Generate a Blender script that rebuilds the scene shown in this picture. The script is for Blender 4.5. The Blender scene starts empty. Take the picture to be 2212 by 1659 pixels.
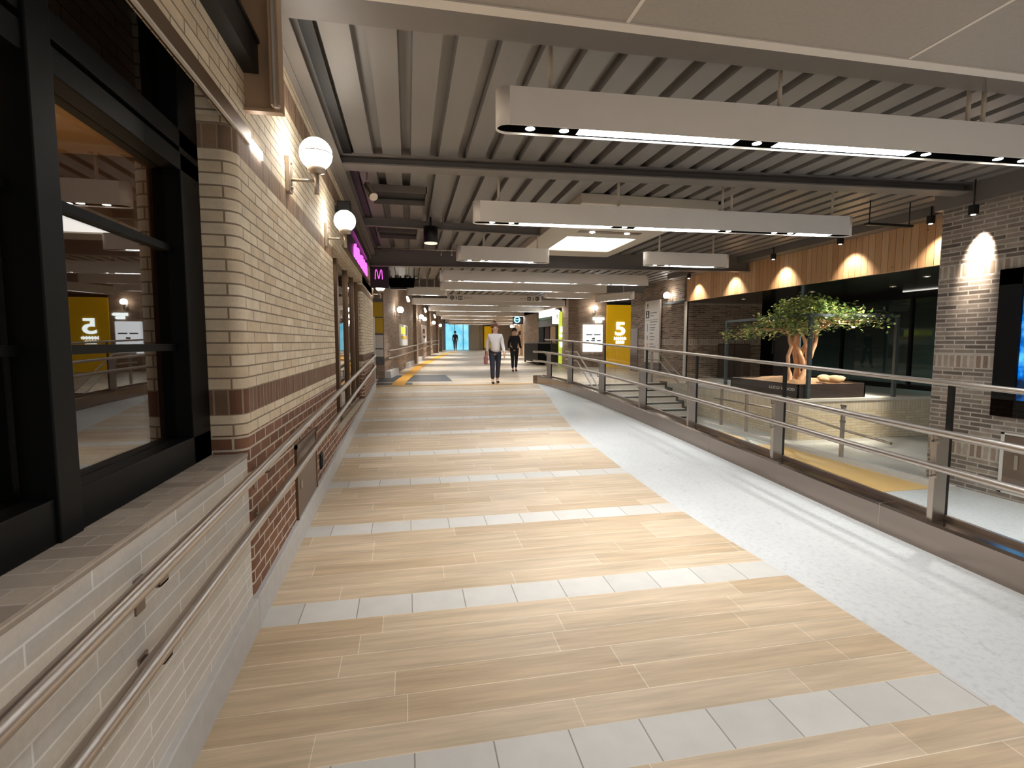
import bpy, bmesh, math, random
from math import sin, cos, pi, radians, atan, sqrt
from mathutils import Vector, Matrix

# ------------------------------------------------------------------ camera, world, exposure
SC = bpy.context.scene
COL = SC.collection
random.seed(7)
F_PX = 1120.0
yaw = atan((1106 - 882) / F_PX)
pitch = atan((829.5 - 738) / F_PX)
cam_d = bpy.data.cameras.new('camera')
cam_d.sensor_width = 36.0
cam_d.lens = 36.0 * F_PX / 2212.0
cam_d.clip_start = 0.05
cam_d.clip_end = 300
cam = bpy.data.objects.new('camera', cam_d)
COL.objects.link(cam)
cam.location = (0, 0, 1.6)
cam.rotation_euler = (pi / 2 - pitch, 0, -yaw)
SC.camera = cam

world = bpy.data.worlds.new('world')
SC.world = world
world.use_nodes = True
bg = world.node_tree.nodes['Background']
bg.inputs[0].default_value = (1.0, 0.98, 0.97, 1)
bg.inputs[1].default_value = 0.5
SC.view_settings.view_transform = 'Standard'
SC.view_settings.look = 'None'
SC.view_settings.gamma = 1
SC.view_settings.use_curve_mapping = False
SC.view_settings.exposure = 0.48
SC.cycles.sample_clamp_indirect = 6.0
SC.cycles.max_bounces = 10
SC.cycles.transparent_max_bounces = 16
SC.cycles.use_light_tree = True

STRIP_E = 26.0      # tube strips in the pendants
LAMP_E = 60.0       # round lamps in the pendants
GLOBE_E = 20.0      # wall globes

# ------------------------------------------------------------------ materials
def S(r, g, b):
    f = lambda c: (c / 255 / 12.92) if c / 255 <= .04045 else ((c / 255 + .055) / 1.055) ** 2.4
    return (f(r), f(g), f(b), 1)

MATS = {}
class N:
    """small node-tree writer"""
    def __init__(s, name):
        s.m = bpy.data.materials.new(name); s.m.use_nodes = True
        s.t = s.m.node_tree; s.t.nodes.clear()
        s.out = s.t.nodes.new('ShaderNodeOutputMaterial')
    def n(s, typ, **kw):
        x = s.t.nodes.new('ShaderNode' + typ)
        for k, v in kw.items():
            if k.startswith('i_'):
                key = k[2:].replace('_', ' ')
                x.inputs[key].default_value = v
            else:
                setattr(x, k, v)
        return x
    def l(s, a, b):
        s.t.links.new(a, b)
    def math(s, op, a, b=None, c=None):
        x = s.n('Math', operation=op)
        for i, v in enumerate((a, b, c)):
            if v is None: continue
            if hasattr(v, 'is_output'): s.l(v, x.inputs[i])
            else: x.inputs[i].default_value = v
        return x.outputs[0]
    def mix(s, fac, a, b, typ='MIX'):
        x = s.n('Mix', data_type='RGBA', blend_type=typ)
        for i, v in ((0, fac), (6, a), (7, b)):
            if hasattr(v, 'is_output'): s.l(v, x.inputs[i])
            else: x.inputs[i].default_value = v
        return x.outputs[2]
    def bsdf(s, col, rough=.5, metal=0, spec=.5, normal=None):
        b = s.n('BsdfPrincipled')
        for k, v in (('Base Color', col), ('Roughness', rough), ('Metallic', metal), ('Specular IOR Level', spec)):
            if hasattr(v, 'is_output'): s.l(v, b.inputs[k])
            else: b.inputs[k].default_value = v
        if normal is not None: s.l(normal, b.inputs['Normal'])
        s.l(b.outputs[0], s.out.inputs[0])
        return b
    def uv(s, sx=1, sy=1, ox=0, oy=0, swap=False):
        c = s.n('TexCoord')
        sep = s.n('SeparateXYZ'); s.l(c.outputs['UV'], sep.inputs[0])
        u, v = sep.outputs[0], sep.outputs[1]
        if swap: u, v = v, u
        u = s.math('MULTIPLY_ADD', u, sx, ox); v = s.math('MULTIPLY_ADD', v, sy, oy)
        cb = s.n('CombineXYZ'); s.l(u, cb.inputs[0]); s.l(v, cb.inputs[1])
        return cb.outputs[0], u, v
    def noise(s, vec, scale, detail=3, rough=.55):
        x = s.n('TexNoise'); s.l(vec, x.inputs['Vector'])
        x.inputs['Scale'].default_value = scale; x.inputs['Detail'].default_value = detail
        x.inputs['Roughness'].default_value = rough
        return x.outputs[0]
    def brick(s, vec, w, h, mortar, c1, c2, cm, off=.5, smooth=.1, bias=0):
        x = s.n('TexBrick', offset=off, offset_frequency=2)
        s.l(vec, x.inputs['Vector'])
        for k, v in (('Color1', c1), ('Color2', c2), ('Mortar', cm), ('Scale', 1.0), ('Mortar Size', mortar),
                     ('Mortar Smooth', smooth), ('Bias', bias), ('Brick Width', w), ('Row Height', h)):
            x.inputs[k].default_value = v
        return x
    def bump(s, h, strength=.4, dist=.01):
        x = s.n('Bump'); x.inputs['Strength'].default_value = strength; x.inputs['Distance'].default_value = dist
        s.l(h, x.inputs['Height']); return x.outputs[0]

def plain(name, col, rough=.5, metal=0, spec=.5, var=0.06, scale=6):
    k = N(name)
    if var:
        c = k.n('TexCoord')
        nz = k.noise(c.outputs['Object'], scale, 3)
        f = k.math('MULTIPLY_ADD', nz, var * 2, 1 - var)
        cb = k.n('CombineXYZ')
        for i in range(3): k.l(f, cb.inputs[i])
        cc = k.mix(1.0, col, cb.outputs[0], 'MULTIPLY')
        k.bsdf(cc, rough, metal, spec)
    else:
        k.bsdf(col, rough, metal, spec)
    return k.m

def emis(name, col, strength, base=(0, 0, 0, 1)):
    k = N(name)
    b = k.bsdf(base, .6)
    b.inputs['Emission Color'].default_value = col
    b.inputs['Emission Strength'].default_value = strength
    return k.m

def brick_mat(name, w, h, mortar, c1, c2, cm, bands=(), rough=.75, off=.5, bump=.5, swap=False, contrast=.25, base=None):
    """bricks by UV metres; bands = [(v0, v1, w, h, c1, c2, cm)] replace the coursing between two heights"""
    k = N(name)
    vec, u, v = k.uv(swap=swap)
    br = k.brick(vec, w, h, mortar, c1, c2, cm, off)
    col, fac = br.outputs[0], br.outputs[1]
    for (v0, v1, bw, bh, a, b, m_, bm) in bands:
        vv, _, _ = k.uv(oy=-v0, swap=swap)
        b2 = k.brick(vv, bw, bh, bm, a, b, m_, 0 if bh > bw else .5)
        inside = k.math('MULTIPLY', k.math('GREATER_THAN', v, v0), k.math('LESS_THAN', v, v1))
        col = k.mix(inside, col, b2.outputs[0])
        fm = k.n('Mix'); k.l(inside, fm.inputs[0]); k.l(fac, fm.inputs[2]); k.l(b2.outputs[1], fm.inputs[3])
        fac = fm.outputs[0]
    nz = k.noise(vec, 9, 4)
    nz2 = k.noise(vec, 60, 3)
    f = k.math('ADD', k.math('MULTIPLY_ADD', nz, contrast * 2, 1 - contrast), k.math('MULTIPLY_ADD', nz2, .2, -.1))
    cb = k.n('CombineXYZ')
    for i in range(3): k.l(f, cb.inputs[i])
    col = k.mix(1.0, col, cb.outputs[0], 'MULTIPLY')
    hgt = k.math('ADD', k.math('MULTIPLY', fac, -1.0), k.math('MULTIPLY', nz2, .25))
    k.bsdf(col, rough, 0, .35, k.bump(hgt, bump, .006))
    return k.m

CRM1, CRM2, CRMm = S(230, 216, 192), S(212, 192, 162), S(142, 126, 106)
DRK1, DRK2, DRKm = S(112, 76, 58), S(140, 98, 76), S(205, 192, 172)
TAU1, TAU2 = S(150, 122, 98), S(122, 98, 80)
M = {}
M['brick_left'] = brick_mat('cream brick with dark bands', .255, .059, .0045, CRM1, CRM2, CRMm, bands=[
    (-1, 1.124, .2, .066, DRK1, DRK2, DRKm, .006),
    (1.227, 1.36, .068, .133, TAU2, DRK1, S(150, 134, 112), .005),
    (2.531, 2.651, .068, .12, TAU1, TAU2, S(160, 142, 118), .004),
    (3.24, 3.42, .075, .18, TAU1, TAU2, S(160, 142, 118), .004)])
M['brick_sill'] = brick_mat('pale cream brick', .5, .056, .0035, S(214, 207, 196), S(200, 192, 180), S(234, 230, 222), contrast=.12, bump=.25)
M['sill_top'] = brick_mat('grey sill planks', .9, .085, .003, S(178, 164, 148), S(150, 136, 122), S(186, 174, 160), contrast=.2, bump=.2)
GR1, GR2, GRm = S(156, 140, 126), S(96, 84, 76), S(178, 168, 156)
def grey_bands(zs):
    return [(z, z + .19, .085, .19, S(168, 154, 138), S(132, 108, 92), S(180, 170, 156), .016) for z in zs]
M['brick_grey'] = brick_mat('grey brown brick', .27, .06, .009, GR1, GR2, GRm, bands=grey_bands((.06, 1.24, 2.46)), contrast=.35, bump=.6)
M['brick_back'] = brick_mat('brown brick', .3, .062, .011, S(152, 130, 112), S(92, 74, 62), S(160, 144, 128), bands=grey_bands((1.5, 2.76)), contrast=.35, bump=.6)
M['brick_far'] = brick_mat('far brown brick', .3, .062, .008, S(166, 144, 124), S(134, 112, 94), S(150, 130, 112), contrast=.3)
M['brick_terrace'] = brick_mat('sand brick', .24, .055, .005, S(226, 212, 184), S(212, 194, 162), S(188, 172, 146), bands=[(.2, .44, .07, .24, S(220, 208, 186), S(208, 192, 166), S(188, 174, 152), .005)], contrast=.14)
M['plinth'] = plain('grey stone plinth', S(196, 192, 186), .6, var=.12, scale=18)
M['window_black'] = plain('black painted steel', S(9, 9, 9), .5, 0, .15, var=.04)
M['black'] = plain('matte black', S(14, 13, 13), .5, var=.03)
M['black_flat'] = plain('flat black', S(8, 8, 8), .9, 0, 0, var=0)
M['black_metal'] = plain('black metal', S(26, 24, 23), .4, .3, var=.05)
M['bronze'] = plain('bronze sheet', S(112, 88, 66), .35, .6, var=.08, scale=3)
M['bronze_lamplit'] = plain('lamplit bronze sheet', S(176, 148, 120), .4, .3, var=.06, scale=3)  # bronze made paler: glow of the globe lamp put into the colour
M['steel_dark'] = plain('dark painted steel', S(92, 84, 77), .55, var=.08)
M['steel_beam'] = plain('grey brown painted steel', S(112, 105, 99), .5, var=.06)
M['deck'] = plain('ribbed steel deck', S(126, 121, 117), .45, .25, var=.06, scale=2)
M['soffit'] = plain('beige soffit board', S(160, 150, 139), .8, var=.1, scale=40)
M['trim_white'] = plain('white trim', S(214, 204, 192), .5, var=.03)
M['housing'] = plain('cream lamp housing', S(234, 226, 216), .45, var=.03)
M['rod'] = plain('cream rod', S(205, 190, 170), .45, var=.03)
M['strip'] = emis('lit strip', (.9, .96, 1, 1), STRIP_E)
M['lamp'] = emis('lit lamp', (1, .95, .88, 1), LAMP_E)
M['globe'] = emis('lit globe', (1, .92, .82, 1), GLOBE_E)
M['led'] = emis('lit led', (1, .95, .9, 1), 14)
M['lamp_metal'] = plain('satin metal', S(176, 164, 150), .35, .7, var=.04)
def steel(name, col, rough):
    k = N(name)
    c = k.n('TexCoord')
    mp = k.n('Mapping'); mp.inputs['Scale'].default_value = (1.2, .8, 1.2)
    k.l(c.outputs['Object'], mp.inputs[0])
    nz = k.noise(mp.outputs[0], 3, 3)
    k.bsdf(col, k.math('MULTIPLY_ADD', nz, .12, rough - .06), 1.0, .5)
    return k.m
M['steel'] = steel('brushed stainless steel', S(182, 172, 162), .34)
M['steel_bracket'] = plain('bracket steel', S(128, 112, 98), .4, .7, var=.04)
M['steel_kerb'] = steel('brushed stainless cladding', S(150, 136, 126), .2)
def glass(name, tint, ior=1.5, extra=0.0):
    k = N(name)
    tr = k.n('BsdfTransparent'); tr.inputs[0].default_value = tint
    gl = k.n('BsdfGlossy'); gl.inputs['Roughness'].default_value = .01
    geo = k.n('NewGeometry')          # thin pane: the same reflection from both of its faces
    fr = k.n('Fresnel'); k.l(k.math('MULTIPLY_ADD', geo.outputs['Backfacing'], 1 / ior - ior, ior), fr.inputs[0])
    f = k.math('ADD', fr.outputs[0], extra)
    mx = k.n('MixShader'); k.l(f, mx.inputs[0]); k.l(tr.outputs[0], mx.inputs[1]); k.l(gl.outputs[0], mx.inputs[2])
    k.l(mx.outputs[0], k.out.inputs[0])
    return k.m
M['glass_rail'] = glass('clear glass', (.982, .99, .986, 1), 1.3)
M['glass_window'] = glass('dark window glass', (.62, .58, .54, 1), 1.75, .05)
M['glass_facade'] = glass('dark facade glass', (.5, .55, .53, 1), 1.35, .0)
M['glass_shop'] = glass('brown shop glass', (.6, .5, .42, 1), 1.7, .06)
M['glass_edge'] = plain('green glass edge', S(70, 96, 90), .2, var=0)

# floors
def wood_floor():
    k = N('wood tile ramp with white tile stripes')
    vec, u, v = k.uv()
    P, Y0, WH = 1.178, 1.65, .21
    ph = k.math('MULTIPLY', k.math('FRACT', k.math('MULTIPLY_ADD', v, 1 / P, -Y0 / P + 20)), P)   # 0..P, white first
    white = k.math('LESS_THAN', ph, WH)
    row = k.math('FLOOR', k.math('MULTIPLY_ADD', v, 1 / P, -Y0 / P + 20))
    # six rows of boards in each wood field
    cb = k.n('CombineXYZ')
    yb = k.math('ADD', k.math('SUBTRACT', ph, WH), k.math('MULTIPLY', row, .1614 * 6))
    wn = k.n('TexWhiteNoise', noise_dimensions='1D'); k.l(k.math('FLOOR', k.math('MULTIPLY', yb, 1 / .1614)), wn.inputs['W'])
    k.l(k.math('MULTIPLY_ADD', wn.outputs[0], 1.05, u), cb.inputs[0]); k.l(yb, cb.inputs[1])
    br = k.brick(cb.outputs[0], 1.05, .1614, .002, S(204, 183, 154), S(188, 163, 131), S(222, 208, 186), 0, .0)
    br.offset_frequency = 3
    br2 = k.brick(cb.outputs[0], 1.05, .1614, .0, (.85, .85, .85, 1), (1.12, 1.1, 1.08, 1), (1, 1, 1, 1), 0, 0)
    br2.offset_frequency = 3
    cg = k.n('CombineXYZ'); k.l(k.math('MULTIPLY', u, 1.1), cg.inputs[0]); k.l(k.math('MULTIPLY', v, 14), cg.inputs[1]); k.l(k.math('MULTIPLY', row, 7.3), cg.inputs[2])
    gr = k.noise(cg.outputs[0], 1.6, 5, .6)
    cg2 = k.n('CombineXYZ'); k.l(k.math('MULTIPLY', u, 2), cg2.inputs[0]); k.l(k.math('MULTIPLY', v, 60), cg2.inputs[1])
    gr2 = k.noise(cg2.outputs[0], 1.3, 3)
    g = k.math('ADD', k.math('MULTIPLY_ADD', gr, 1.0, .5), k.math('MULTIPLY_ADD', gr2, .2, -.1))
    c3 = k.n('CombineXYZ')
    for i in range(3): k.l(g, c3.inputs[i])
    wood = k.mix(1, br.outputs[0], c3.outputs[0], 'MULTIPLY')
    ct = k.n('CombineXYZ'); k.l(u, ct.inputs[0]); k.l(k.math('ADD', ph, .3), ct.inputs[1])
    tl = k.brick(ct.outputs[0], .3, 9, .003, S(208, 203, 194), S(196, 191, 182), S(146, 140, 132), 0, 0)
    nz = k.noise(vec, 7, 4)
    cn = k.n('CombineXYZ'); f = k.math('MULTIPLY_ADD', nz, .2, .9)
    for i in range(3): k.l(f, cn.inputs[i])
    tile = k.mix(1, tl.outputs[0], cn.outputs[0], 'MULTIPLY')
    col = k.mix(white, wood, tile)
    k.bsdf(col, k.math('MULTIPLY_ADD', gr2, .15, .3), 0, .45)
    return k.m
M['floor_wood'] = wood_floor()
def stone(name, a, b, rough=.35, joint=1.2):
    k = N(name)
    vec, u, v = k.uv()
    n1 = k.noise(vec, 2.2, 5, .65); n2 = k.noise(vec, 26, 4, .7)
    r = k.n('ValToRGB'); k.l(n2, r.inputs[0])
    r.color_ramp.elements[0].position = .3; r.color_ramp.elements[0].color = b
    r.color_ramp.elements[1].position = .52; r.color_ramp.elements[1].color = a
    cn = k.n('CombineXYZ'); f = k.math('MULTIPLY_ADD', n1, .22, .89)
    for i in range(3): k.l(f, cn.inputs[i])
    col = k.mix(1, r.outputs[0], cn.outputs[0], 'MULTIPLY')
    cg = k.n('CombineXYZ'); k.l(k.math('MULTIPLY', u, 3), cg.inputs[0]); k.l(k.math('MULTIPLY', v, 1.4), cg.inputs[1])
    sm = k.noise(cg.outputs[0], 3.1, 4, .75)
    rs = k.n('ValToRGB'); k.l(sm, rs.inputs[0])
    rs.color_ramp.elements[0].position = .26; rs.color_ramp.elements[0].color = (.55, .55, .55, 1)
    rs.color_ramp.elements[1].position = .38; rs.color_ramp.elements[1].color = (1, 1, 1, 1)
    col = k.mix(.8, col, rs.outputs[0], 'MULTIPLY')
    k.bsdf(col, rough, 0, .5)
    return k.m
M['floor_white'] = stone('pale terrazzo', S(205, 205, 202), S(188, 188, 185))
M['floor_lower'] = stone('pale grey floor tile', S(206, 208, 204), S(186, 188, 184), .4)
M['floor_yellow'] = plain('yellow tan floor tile', S(232, 190, 116), .45, var=.06)
M['tactile'] = plain('yellow tactile tile', S(226, 160, 40), .5, var=.05)
M['floor_dark'] = plain('dark slate tile', S(50, 54, 60), .4, var=.08)
M['stair'] = stone('pale stair stone', S(222, 216, 204), S(200, 194, 182), .5)
M['nosing'] = plain('dark nosing', S(36, 34, 32), .5, var=0)
def planks(name, c1, c2, w=.135):
    k = N(name)
    vec, u, v = k.uv(swap=True)
    br = k.brick(vec, 7.0, w, .003, c1, c2, S(88, 54, 30), .3, .0)
    cg = k.n('CombineXYZ'); k.l(k.math('MULTIPLY', u, 1.3), cg.inputs[0]); k.l(k.math('MULTIPLY', v, 26), cg.inputs[1])
    g = k.noise(cg.outputs[0], 1.5, 4, .6)
    kn = k.n('TexVoronoi'); k.l(vec, kn.inputs['Vector']); kn.inputs['Scale'].default_value = 3.2
    kd = k.math('LESS_THAN', kn.outputs['Distance'], .055)
    f = k.math('MULTIPLY_ADD', g, .6, .68)
    cn = k.n('CombineXYZ')
    for i in range(3): k.l(f, cn.inputs[i])
    col = k.mix(1, br.outputs[0], cn.outputs[0], 'MULTIPLY')
    col = k.mix(k.math('MULTIPLY', kd, .6), col, S(96, 56, 30))
    k.bsdf(col, .55, 0, .35, k.bump(k.math('MULTIPLY', br.outputs[1], -1.0), .8, .01))
    return k.m
M['cladding'] = planks('cedar cladding', S(224, 182, 138), S(202, 152, 106))
M['soffit_dark'] = plain('dark glossy soffit', S(40, 42, 40), .18, var=.06)
M['teal_steel'] = plain('grey green steel', S(70, 80, 82), .4, .3, var=.04)
M['brown_panel'] = plain('brown metal panel', S(116, 96, 82), .4, .3, var=.05)
M['planter'] = plain('dark brown planter', S(52, 40, 34), .5, var=.08)
M['earth'] = plain('earth and bark', S(134, 100, 66), .9, var=.4, scale=9)
M['bark'] = plain('pale twisted bark', S(206, 160, 122), .8, var=.3, scale=14)
M['rock'] = plain('pale rock', S(190, 160, 124), .85, var=.25, scale=8)
def leaf_mat():
    k = N('leaves')
    g = k.n('NewGeometry')
    r = k.n('ValToRGB'); k.l(g.outputs['Random Per Island'], r.inputs[0])
    r.color_ramp.elements[0].position = 0; r.color_ramp.elements[0].color = S(52, 84, 44)
    r.color_ramp.elements[1].position = 1; r.color_ramp.elements[1].color = S(226, 224, 140)
    e = r.color_ramp.elements.new(.6); e.color = S(120, 144, 72)
    k.bsdf(r.outputs[0], .32, 0, .6)
    return k.m
M['leaf'] = leaf_mat()
M['white_panel'] = plain('white sign panel', S(214, 206, 196), .5, var=.02)
M['text_dark'] = plain('dark lettering', S(58, 46, 40), .6, var=0)
M['text_grey'] = plain('grey lettering', S(130, 122, 114), .6, var=0)
M['blue_bar'] = plain('blue bar', S(120, 140, 190), .6, var=0)
M['orange_bar'] = plain('orange bar', S(220, 140, 90), .6, var=0)
M['red_bar'] = plain('red bar', S(196, 110, 84), .6, var=0)
M['green_bar'] = plain('green bar', S(120, 130, 110), .6, var=0)
M['sign_yellow'] = emis('lit yellow panel', S(200, 150, 0), .38, S(190, 148, 0))
M['letters_lit'] = emis('lit white letters', (.9, 1, 1, 1), 3)
M['screen_white'] = emis('lit white screen', (.93, .97, 1, 1), 1.6)
M['screen_text'] = plain('screen lettering', S(120, 128, 130), .6, var=0)
M['pink'] = emis('lit pink tube', (1, .12, .8, 1), 1.5)
M['pink_line'] = emis('lit magenta letter', (1, .1, .72, 1), 1.7)
M['sign_black'] = plain('dark plum board', S(34, 14, 26), .4, var=.03)
M['cyan_lit'] = emis('lit cyan', (.2, .75, 1, 1), 2.4)
M['green_lit'] = emis('lit yellow green panel', S(196, 210, 70), .7, S(190, 200, 70))
M['green_dark'] = plain('dark green band', S(64, 84, 62), .5)
M['white_lit'] = emis('lit white panel', (1, 1, .96, 1), 2.5)
M['poster_yellow'] = plain('yellow poster', S(212, 172, 40), .6, var=.06)
M['poster_white'] = plain('white poster', S(216, 210, 202), .6, var=.06)
M['poster_red'] = plain('dark red print', S(120, 50, 46), .6, var=.05)
M['tan'] = plain('tan panel', S(200, 160, 118), .6, var=.06)
M['grey_metal'] = plain('grey metal panel', S(102, 98, 96), .45, .2, var=.1)
M['concrete'] = plain('pale concrete', S(214, 208, 198), .8, var=.1, scale=10)
M['coffer'] = plain('beige coffer', S(196, 186, 170), .6, var=.03)
M['coffer_lit'] = emis('lit ceiling panel', (1, .98, .93, 1), 3.2)
M['pale_column'] = plain('pale metal corner', S(196, 198, 196), .4, .2, var=.03)
def blue_screen():
    k = N('blue display picture')
    vec, u, v = k.uv()
    n1 = k.noise(vec, 2.4, 4)
    r = k.n('ValToRGB'); k.l(n1, r.inputs[0])
    r.color_ramp.elements[0].position = .38; r.color_ramp.elements[0].color = (.002, .01, .03, 1)
    r.color_ramp.elements[1].position = .66; r.color_ramp.elements[1].color = (.1, .5, .9, 1)
    e = r.color_ramp.elements.new(.5); e.color = (.0, .1, .42, 1)
    b = k.bsdf((0, 0, 0, 1), .15)
    k.l(r.outputs[0], b.inputs['Emission Color']); b.inputs['Emission Strength'].default_value = 1.3
    return k.m
M['blue_screen'] = blue_screen()
def cyan_wall():
    k = N('lit cyan glass wall')
    vec, u, v = k.uv()
    n1 = k.noise(vec, .9, 3)
    r = k.n('ValToRGB'); k.l(n1, r.inputs[0])
    r.color_ramp.elements[0].position = .3; r.color_ramp.elements[0].color = (.1, .5, .72, 1)
    r.color_ramp.elements[1].position = .7; r.color_ramp.elements[1].color = (.36, .82, .98, 1)
    b = k.bsdf((.05, .1, .12, 1), .2)
    k.l(r.outputs[0], b.inputs['Emission Color']); b.inputs['Emission Strength'].default_value = .85
    return k.m
M['cyan_wall'] = cyan_wall()
M['skin'] = plain('skin', S(214, 170, 146), .5, var=.03)
M['hair_brown'] = plain('brown hair', S(110, 62, 34), .55, var=.1)
M['hair_dark'] = plain('dark hair', S(46, 34, 28), .55, var=.1)
M['cloth_white'] = plain('white cloth', S(226, 220, 216), .8, var=.05)
M['cloth_navy'] = plain('navy cloth', S(44, 48, 62), .8, var=.05)
M['cloth_black'] = plain('black cloth', S(24, 24, 26), .8, var=.05)
M['cloth_pink'] = plain('dusty red cloth', S(160, 100, 104), .8, var=.05)
M['cloth_grey'] = plain('grey brown cloth', S(96, 90, 84), .8, var=.05)
M['cloth_maroon'] = plain('dark maroon cloth', S(70, 44, 44), .8, var=.05)
M['shoe'] = plain('dark shoe', S(34, 30, 30), .5, var=0)
M['interior'] = plain('dim brown interior', S(96, 72, 48), .8, var=.2, scale=2)
M['interior_ceiling'] = plain('tan interior ceiling', S(190, 160, 116), .8, var=.05)
M['warm_lamp'] = emis('warm interior lamp', (1, .6, .25, 1), 8)

# ------------------------------------------------------------------ mesh helpers
class MB:
    def __init__(s):
        s.v, s.f, s.sm, s.uv, s.mi = [], [], [], {}, []
        s.cur = 0
    def face(s, idx, smooth=False, uv=None):
        if uv: s.uv[len(s.f)] = uv
        s.f.append(tuple(idx)); s.sm.append(smooth); s.mi.append(s.cur)
    def pts(s, ps):
        b = len(s.v); s.v += [Vector(p) for p in ps]; return b
    def poly(s, ps, uv=None):
        b = s.pts(ps); s.face(range(b, b + len(ps)), False, uv)
    def box(s, x0, x1, y0, y1, z0, z1):
        b = s.pts([(x0, y0, z0), (x1, y0, z0), (x1, y1, z0), (x0, y1, z0), (x0, y0, z1), (x1, y0, z1), (x1, y1, z1), (x0, y1, z1)])
        for q in ((0, 3, 2, 1), (4, 5, 6, 7), (0, 1, 5, 4), (1, 2, 6, 5), (2, 3, 7, 6), (3, 0, 4, 7)):
            s.face([b + i for i in q])
        return s
    def hexa(s, lo, hi):
        """lo, hi: four corner points each"""
        n = len(lo)
        b = s.pts(list(lo) + list(hi))
        s.face([b + n - 1 - i for i in range(n)]); s.face([b + n + i for i in range(n)])
        for i in range(n):
            j = (i + 1) % n
            s.face([b + i, b + j, b + n + j, b + n + i])
        return s
    def bar(s, p0, p1, w, h, up=(0, 0, 1)):
        p0, p1 = Vector(p0), Vector(p1)
        d = (p1 - p0).normalized(); up = Vector(up)
        r = d.cross(up)
        if r.length < 1e-4: r = d.cross(Vector((1, 0, 0)))
        r.normalize(); u = r.cross(d).normalized()
        q = [r * (w / 2 * a) + u * (h / 2 * b) for a, b in ((-1, -1), (1, -1), (1, 1), (-1, 1))]
        return s.hexa([p0 + k for k in q], [p1 + k for k in q])
    def tube(s, path, r, n=12, caps=True, rr=None):
        path = [Vector(p) for p in path]
        m = len(path); rings = []
        t0 = (path[1] - path[0]).normalized()
        ref = Vector((0, 0, 1)) if abs(t0.z) < .9 else Vector((1, 0, 0))
        a = t0.cross(ref).normalized()
        for i in range(m):
            t = (path[min(i + 1, m - 1)] - path[max(i - 1, 0)]).normalized()
            a = (a - t * a.dot(t)).normalized(); c = t.cross(a)
            ri = rr[i] if rr else r
            rings.append(s.pts([path[i] + a * (ri * cos(2 * pi * k / n)) + c * (ri * sin(2 * pi * k / n)) for k in range(n)]))
        for i in range(m - 1):
            for k in range(n):
                s.face([rings[i] + k, rings[i] + (k + 1) % n, rings[i + 1] + (k + 1) % n, rings[i + 1] + k], True)
        if caps:
            s.face([rings[0] + n - 1 - k for k in range(n)]); s.face([rings[-1] + k for k in range(n)])
        return s
    def cyl(s, p0, p1, r, n=16, r2=None):
        return s.tube([p0, p1], r, n, True, [r, r if r2 is None else r2])
    def lathe(s, c, prof, n=24, caps=True):
        c = Vector(c); rings = []
        for r, z in prof:
            rings.append(s.pts([c + Vector((r * cos(2 * pi * k / n), r * sin(2 * pi * k / n), z)) for k in range(n)]))
        for i in range(len(prof) - 1):
            for k in range(n):
                s.face([rings[i] + k, rings[i] + (k + 1) % n, rings[i + 1] + (k + 1) % n, rings[i + 1] + k], True)
        if caps:
            s.face([rings[0] + n - 1 - k for k in range(n)]); s.face([rings[-1] + k for k in range(n)])
        return s
    def sphere(s, c, r, n=20, m=12, a0=-pi / 2, a1=pi / 2):
        prof = [(max(r * cos(a0 + (a1 - a0) * i / m), 1e-4), r * sin(a0 + (a1 - a0) * i / m)) for i in range(m + 1)]
        return s.lathe(c, prof, n)
    def prism(s, poly, vec):
        poly = [Vector(p) for p in poly]; vec = Vector(vec)
        return s.hexa(poly, [p + vec for p in poly])
    def sweep(s, path, prof, closed=True):
        """prof: (side, up) points, side is to the right of the path"""
        path = [Vector(p) for p in path]; m = len(path); k = len(prof); rings = []
        for i in range(m):
            t = path[min(i + 1, m - 1)] - path[max(i - 1, 0)]; t.z = 0; t.normalize()
            r = Vector((t.y, -t.x, 0))
            rings.append(s.pts([path[i] + r * a + Vector((0, 0, b)) for a, b in prof]))
        for i in range(m - 1):
            for j in range(k if closed else k - 1):
                j2 = (j + 1) % k
                s.face([rings[i] + j, rings[i + 1] + j, rings[i + 1] + j2, rings[i] + j2])
        if closed:
            s.face([rings[0] + j for j in range(k)]); s.face([rings[-1] + k - 1 - j for j in range(k)])
        return s
    def build(s, name, mat, parent=None, bevel=0, kind=None, label=None, recalc=True, segs=2):
        me = bpy.data.meshes.new(name)
        off = Vector(parent.matrix_basis.translation) if parent else Vector((0, 0, 0))
        p = parent
        while p is not None and p.parent is not None:
            p = p.parent; off = off + p.matrix_basis.translation
        me.from_pydata([tuple(v - off) for v in s.v], [], s.f)
        for p_, sm, mi in zip(me.polygons, s.sm, s.mi):
            p_.use_smooth = sm; p_.material_index = mi
        if recalc:
            b = bmesh.new(); b.from_mesh(me); bmesh.ops.recalc_face_normals(b, faces=b.faces); b.to_mesh(me); b.free()
        uvl = me.uv_layers.new(name='UVMap')
        for fi, p_ in enumerate(me.polygons):
            nrm = p_.normal; cu = s.uv.get(fi)
            for q, li in enumerate(p_.loop_indices):
                vi = me.loops[li].vertex_index; w = s.v[vi]
                if cu is not None and isinstance(cu, dict): uvl.data[li].uv = cu[vi]
                elif abs(nrm.x) >= abs(nrm.y) and abs(nrm.x) > abs(nrm.z): uvl.data[li].uv = (w.y, w.z)
                elif abs(nrm.y) > abs(nrm.z): uvl.data[li].uv = (w.x, w.z)
                else: uvl.data[li].uv = (w.x, w.y)
        for m_ in (mat if isinstance(mat, (list, tuple)) else [mat]): me.materials.append(m_)
        o = bpy.data.objects.new(name, me); COL.objects.link(o)
        if parent: o.parent = parent
        if bevel:
            md = o.modifiers.new('bevel', 'BEVEL'); md.width = bevel; md.segments = segs; md.limit_method = 'ANGLE'
        if kind: o['kind'] = kind
        if label: o['label'] = label
        return o

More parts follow.
